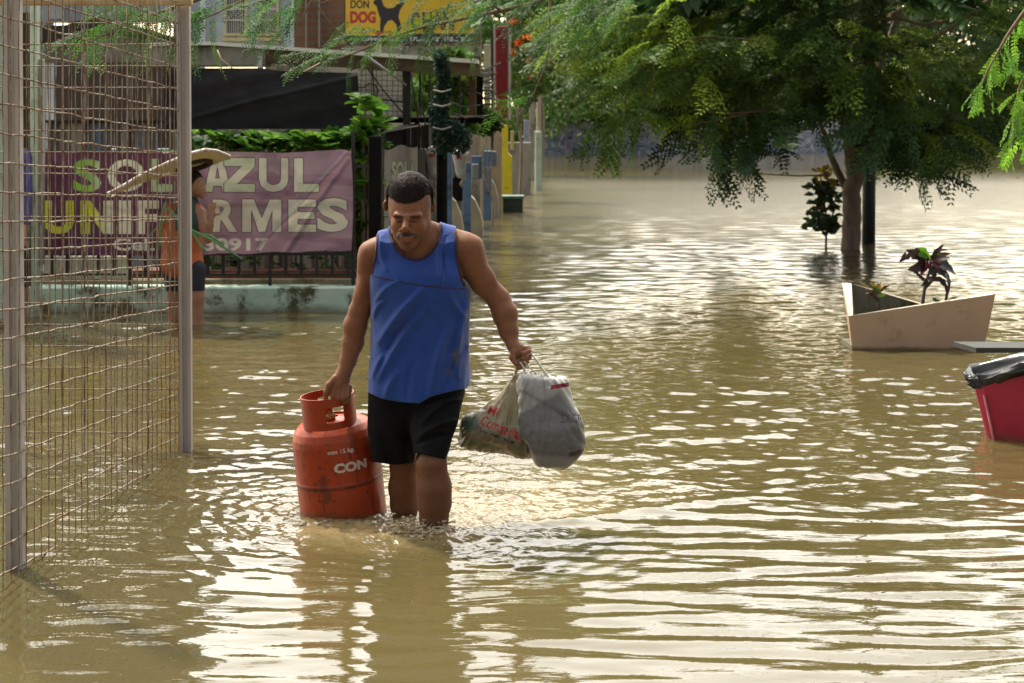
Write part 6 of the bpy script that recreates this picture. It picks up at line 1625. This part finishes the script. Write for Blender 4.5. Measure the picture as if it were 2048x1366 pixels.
# drooping tips hanging at the lower edge of the crown
tips = [(1230, 250), (1255, 230), (1200, 270), (1290, 215), (1420, 290), (1450, 330), (1480, 320), (1500, 340), (1530, 300), (1400, 260), (1600, 245), (1790, 300), (1820, 310), (1840, 330), (1860, 340), (1880, 330), (1900, 300), (1950, 270), (1975, 270), (1770, 280), (1740, 260), (1560, 290), (1585, 270)]
Td = [frond_template(.55, 7, .20, 5, .075, .034, 1.3, r) for _ in range(3)]
n = len(tips)*3; pos = np.array([P(a+r.normal(0, 12), b-50+r.normal(0, 14), r.uniform(16.4, 18)) for a, b in tips for _ in range(3)])
dirs = r.normal(0, .5, (n, 3)); dirs[:, 2] = -.9; dirs[:, 0] -= .2
colr = np.array([.04, .085, .025])*r.uniform(.5, 1.5, n)[:, None]
k = np.array([a < 1330 for a, b in tips for _ in range(3)])[:, None]; colr = np.where(k, colr*[2.4, 2.1, 1], colr)  # left tips lightened too, their sunlight put into the colour
V, C = scatter(Td, pos, dirs, r.uniform(.6, 1.0, n), r.uniform(0, 3, n), colr, r); foliage('hanging_sprays', mt, V, C, m_leaf)

# ---- nearer branches that reach in from trees outside the picture
def reach(label, trunk, twigs, fr, seed, temps, cols, sc=(.8, 1.2), roll=.4, group=None):
    r = np.random.default_rng(seed); o = empty('overhanging_tree', (trunk[0][0], trunk[0][1], -.3), label, 'tree', group)
    mb = MB(); limb(mb, trunk, .12, .05, 10, seed); mb.build('trunk', m_bark, o, smooth=True)
    mb = MB()
    for i, (t, a, b) in enumerate(twigs): limb(mb, t, a, b, 6, seed+i)
    mb.build('twigs', m_twig, o, smooth=True)
    pos = np.array([P(x, y, Y) for x, y, Y, dx, dz in fr]); dirs = np.array([(dx, r.normal(0, .25), dz) for x, y, Y, dx, dz in fr])
    n = len(pos); c = np.array(cols)[r.integers(0, len(cols), n)]*r.uniform(.75, 1.3, n)[:, None]
    V, C = scatter(temps, pos, dirs, r.uniform(*sc, n), r.normal(0, roll, n), c, r); foliage('crown', o, V, C, m_leaf)
r = np.random.default_rng(55)
# bright twigs at the right edge
TB_ = [frond_template(.17, 9, .030, 1, .03, .0058, dr, r, bip=False) for dr in (.2, .5, .8)]
fr = []
for (x0, y0, x1, y1, k) in ((2048, 20, 2000, 95, 5), (2000, 95, 1952, 190, 8), (2060, 90, 2010, 130, 4), (2048, 160, 2030, 230, 4), (2035, 170, 2025, 300, 6), (2060, 230, 2040, 300, 4)):
    for i in range(k*2):
        t = (i+r.random())/(k*2); fr.append((x0+(x1-x0)*t, y0+(y1-y0)*t, 8.5+r.normal(0, .08), r.normal(0, .45), -.9+r.normal(0, .35)))
reach('bright green feathery twigs hanging in at the top right corner', [(4.2, 8.5, -.6), (4.1, 8.5, 1.5), (3.6, 8.5, 3.2)],
      [([(3.6, 8.5, 3.2), (3.0, 8.5, 2.6), P(2055, 10, 8.5), P(2000, 95, 8.5), P(1952, 190, 8.5)], .02, .003), ([(3.0, 8.5, 2.6), P(2080, 100, 8.5), P(2035, 175, 8.5), P(2025, 300, 8.5)], .012, .003)],
      fr, 5, TB_, [(.16, .36, .03), (.22, .42, .04), (.12, .28, .03)], (.7, 1.15), .9)
# dark sprays across the top left and the top middle
TL_ = [frond_template(.26, 7, .085, 5, .022, .0085, dr, r) for dr in (.3, .6, .9)]
fr = []
segs = [(440, 5, 300, 20, 9), (300, 20, 190, 60, 9), (330, 30, 250, 50, 6), (190, 60, 140, 95, 3), (380, 10, 300, 60, 7), (360, -30, 200, -10, 8), (430, 25, 370, 40, 5), (470, 0, 400, 55, 5), (570, -10, 540, 30, 5), (620, -20, 590, 55, 7), (560, 0, 520, 45, 3)]
for (x0, y0, x1, y1, k) in segs:
    for i in range(k):
        t = (i+r.random())/k; fr.append((x0+(x1-x0)*t, y0+(y1-y0)*t-6, 8.6+r.normal(0, .15), -.8+r.normal(0, .35), -.35+r.normal(0, .3)))
reach('feathery dark green branch hanging across the top left corner', [(-4.6, 9.2, -.6), (-4.5, 9.2, 1.8), (-3.2, 8.9, 3.1)],
      [([(-3.2, 8.9, 3.1), (-1.2, 8.7, 2.6), P(460, -20, 8.6), P(330, 20, 8.6), P(240, 55, 8.6), P(150, 98, 8.6)], .016, .003), ([P(700, -60, 8.7), P(620, 0, 8.7), P(600, 50, 8.7)], .008, .003), ([(-1.2, 8.7, 2.6), P(700, -60, 8.7)], .012, .008), ([P(560, -40, 8.7), P(450, 20, 8.6), P(390, 45, 8.6)], .008, .003)],
      fr, 6, TL_, [(.05, .14, .02), (.08, .20, .025), (.04, .11, .02)], (.7, 1.15))
TM_ = [frond_template(.46, 8, .15, 6, .036, .013, dr, r) for dr in (.3, .6, .9)]
fr = []
segs = [(1060, -20, 900, 40, 9), (900, 40, 780, 60, 5), (790, 55, 700, 110, 8), (1000, -10, 965, 60, 5), (960, 0, 840, -5, 5), (1110, -20, 1070, 10, 5), (740, 50, 700, 40, 2), (900, 0, 870, 50, 4), (1170, -20, 1110, 60, 8), (700, 105, 655, 112, 4), (1085, 170, 1050, 215, 4), (1180, 30, 1130, 90, 6), (1230, -30, 1150, 60, 8), (1300, -30, 1220, 40, 8)]
for (x0, y0, x1, y1, k) in segs:
    for i in range(k):
        t = (i+r.random())/k; fr.append((x0+(x1-x0)*t, y0+(y1-y0)*t-6, 14.0+r.normal(0, .4), -.8+r.normal(0, .4), -.3+r.normal(0, .3)))
reach('dark feathery boughs crossing in front of the billboard', [(6.0, 15.5, -.6), (5.5, 15.4, 3.0), (3.5, 15, 4.6)],
      [([(3.5, 15, 4.6), (1.4, 14.4, 3.2), P(1100, 0, 14.2), P(960, 30, 14.1), P(820, 60, 14), P(700, 110, 14), P(640, 125, 14)], .030, .004), ([P(1000, 20, 14.1), P(940, -20, 14), P(830, 0, 14)], .012, .004), ([P(730, -60, 14), P(640, 20, 14), P(600, -40, 14)], .008, .004),
       ([P(1100, 0, 14.2), P(1098, 120, 14.1), P(1060, 200, 14.1)], .010, .003), ([P(612, -20, 13.9), P(650, 35, 13.9), P(705, 95, 14)], .008, .006)],
      fr, 7, TM_, [(.035, .09, .016), (.05, .12, .02), (.025, .065, .015), (.08, .18, .03)], (.6, .95))

# ---- crotons
def croton(label, Y, stem_pts, leaves, seed, mat_cols, cat='plant', name='croton'):
    r = np.random.default_rng(seed); o = empty(name, P(*stem_pts[0][0], Y), label, cat)
    mb = MB()
    for pts in stem_pts: mb.tube([P(x, y, Y) for x, y in pts], np.linspace(.014, .007, len(pts)), 6)
    mb.build('stem', pmat(name+'_stem', (.09, .06, .045), (.06, .04, .035), 12, .8), o, smooth=True)
    Q, C = [], []
    for (x0, y0, x1, y1, w_, ci) in leaves:
        a, b = np.array(P(x0, y0, Y+r.normal(0, .02))), np.array(P(x1, y1, Y+r.normal(0, .06))); d = b-a; L_ = np.linalg.norm(d); d /= L_
        s = np.cross(d, [0, 1, 0])+np.array([0, r.normal(0, .5), 0]); s /= np.linalg.norm(s); nr = np.cross(s, d)
        if nr[2] < 0: nr = -nr
        wv = w_*Y/F/2; prev = None
        for j in range(7):
            t = j/6; wd_ = wv*max(.06, math.sin(math.pi*(t**.8))**.7)*(1+.18*math.sin(j*2.6)); c = a+d*L_*t+nr*(.16*L_*math.sin(math.pi*t)) + nr*0
            row = (c-s*wd_-nr*wd_*-.25, c, c+s*wd_+nr*wd_*.25)
            if prev:
                Q.append([prev[0], prev[1], row[1], row[0]]); Q.append([prev[1], prev[2], row[2], row[1]])
                cc = np.array(mat_cols[ci])*r.uniform(.75, 1.3); C += [cc, cc*.8]
            prev = row
    V = np.array(Q).reshape(-1, 3); C = np.repeat(np.array(C), 4, 0)
    foliage('leaves', o, V, C, pmat(name+'_leaf', (1, 1, 1), (.8, .8, .8), 30, .38, attr=True, trans=.2))
cc = [(.045, .022, .020), (.16, .40, .02), (.10, .05, .02), (.16, .012, .02), (.06, .055, .06), (.30, .20, .03), (.03, .09, .02)]
Yc = 11.38
croton('tall croton with dark red leaves and a bright green centre in the planter', Yc, [[(1843, 640), (1846, 600), (1850, 572), (1860, 540), (1862, 510)], [(1850, 575), (1870, 555), (1888, 560), (1894, 585), (1890, 606)], [(1848, 560), (1835, 548), (1830, 530)]],
       [(1860, 520, 1822, 508, 24, 0), (1858, 522, 1812, 500, 22, 0), (1858, 525, 1815, 540, 22, 0), (1856, 528, 1828, 548, 20, 0), (1862, 520, 1900, 515, 24, 0), (1864, 525, 1908, 545, 24, 4), (1864, 528, 1900, 560, 18, 4), (1864, 530, 1912, 550, 16, 0),
        (1858, 516, 1825, 500, 16, 1), (1860, 518, 1836, 496, 14, 1), (1861, 518, 1866, 494, 16, 1), (1863, 518, 1878, 498, 12, 1), (1864, 514, 1888, 488, 9, 0), (1864, 514, 1898, 500, 14, 2), (1866, 516, 1902, 507, 14, 2), (1852, 520, 1848, 545, 14, 3), (1856, 530, 1842, 552, 14, 3), (1860, 530, 1870, 556, 18, 4),
        (1862, 524, 1885, 540, 18, 3), (1812, 505, 1798, 525, 10, 0), (1822, 508, 1800, 522, 12, 0), (1852, 560, 1842, 572, 10, 0), (1852, 556, 1880, 562, 10, 0), (1890, 545, 1896, 590, 9, 0), (1875, 552, 1898, 580, 10, 0), (1890, 606, 1912, 594, 9, 4), (1885, 606, 1866, 596, 7, 6), (1895, 600, 1900, 586, 6, 0), (1848, 512, 1838, 495, 8, 0)], 3, cc)
croton('small yellow and green croton at the left end of the planter', Yc+.1, [[(1755, 640), (1757, 610), (1758, 588)], [(1757, 600), (1740, 585), (1732, 578)]],
       [(1758, 585, 1740, 565, 10, 5), (1758, 585, 1765, 562, 10, 5), (1758, 588, 1735, 570, 9, 6), (1758, 585, 1778, 578, 9, 6), (1760, 585, 1780, 572, 8, 2), (1757, 588, 1735, 582, 9, 2), (1757, 590, 1770, 590, 9, 1), (1757, 586, 1750, 566, 9, 5), (1757, 590, 1745, 596, 8, 2), (1740, 585, 1730, 588, 7, 0)], 4, cc, name='croton')
r = np.random.default_rng(12); lv = []
for k in range(26):
    x, y = r.uniform(1622, 1652), r.uniform(335, 372); a = r.uniform(0, 6.28); lv.append((x, y, x+16*math.cos(a), y-10*abs(math.sin(a)), 10, 5 if r.random() < .8 else 2))
for k in range(130):
    x, y = r.normal(1636, 14), r.uniform(362, 465); a = r.uniform(0, 6.28); lv.append((x, y, x+20*math.cos(a), y+9*math.sin(a), 11, 6 if r.random() < .85 else 2))
for k in range(26):
    x, y = r.uniform(1605, 1655), r.uniform(440, 462); lv.append((x, y, x+r.choice([-16, 16]), y-6+r.normal(0, 5), 9, 6))
cc2 = list(cc); cc2[5] = (.50, .36, .02); cc2[6] = (.045, .095, .025)
croton('shrub with a yellow top standing in the water left of the tree trunk', 19.9, [[(1652, 500), (1653, 440), (1646, 380), (1640, 350)], [(1653, 470), (1668, 420), (1662, 380)], [(1653, 470), (1634, 450), (1624, 448)]], [(a+10, b, c+10, d, e, f) for a, b, c, d, e, f in lv], 8, cc2, 'shrub', 'croton_shrub')
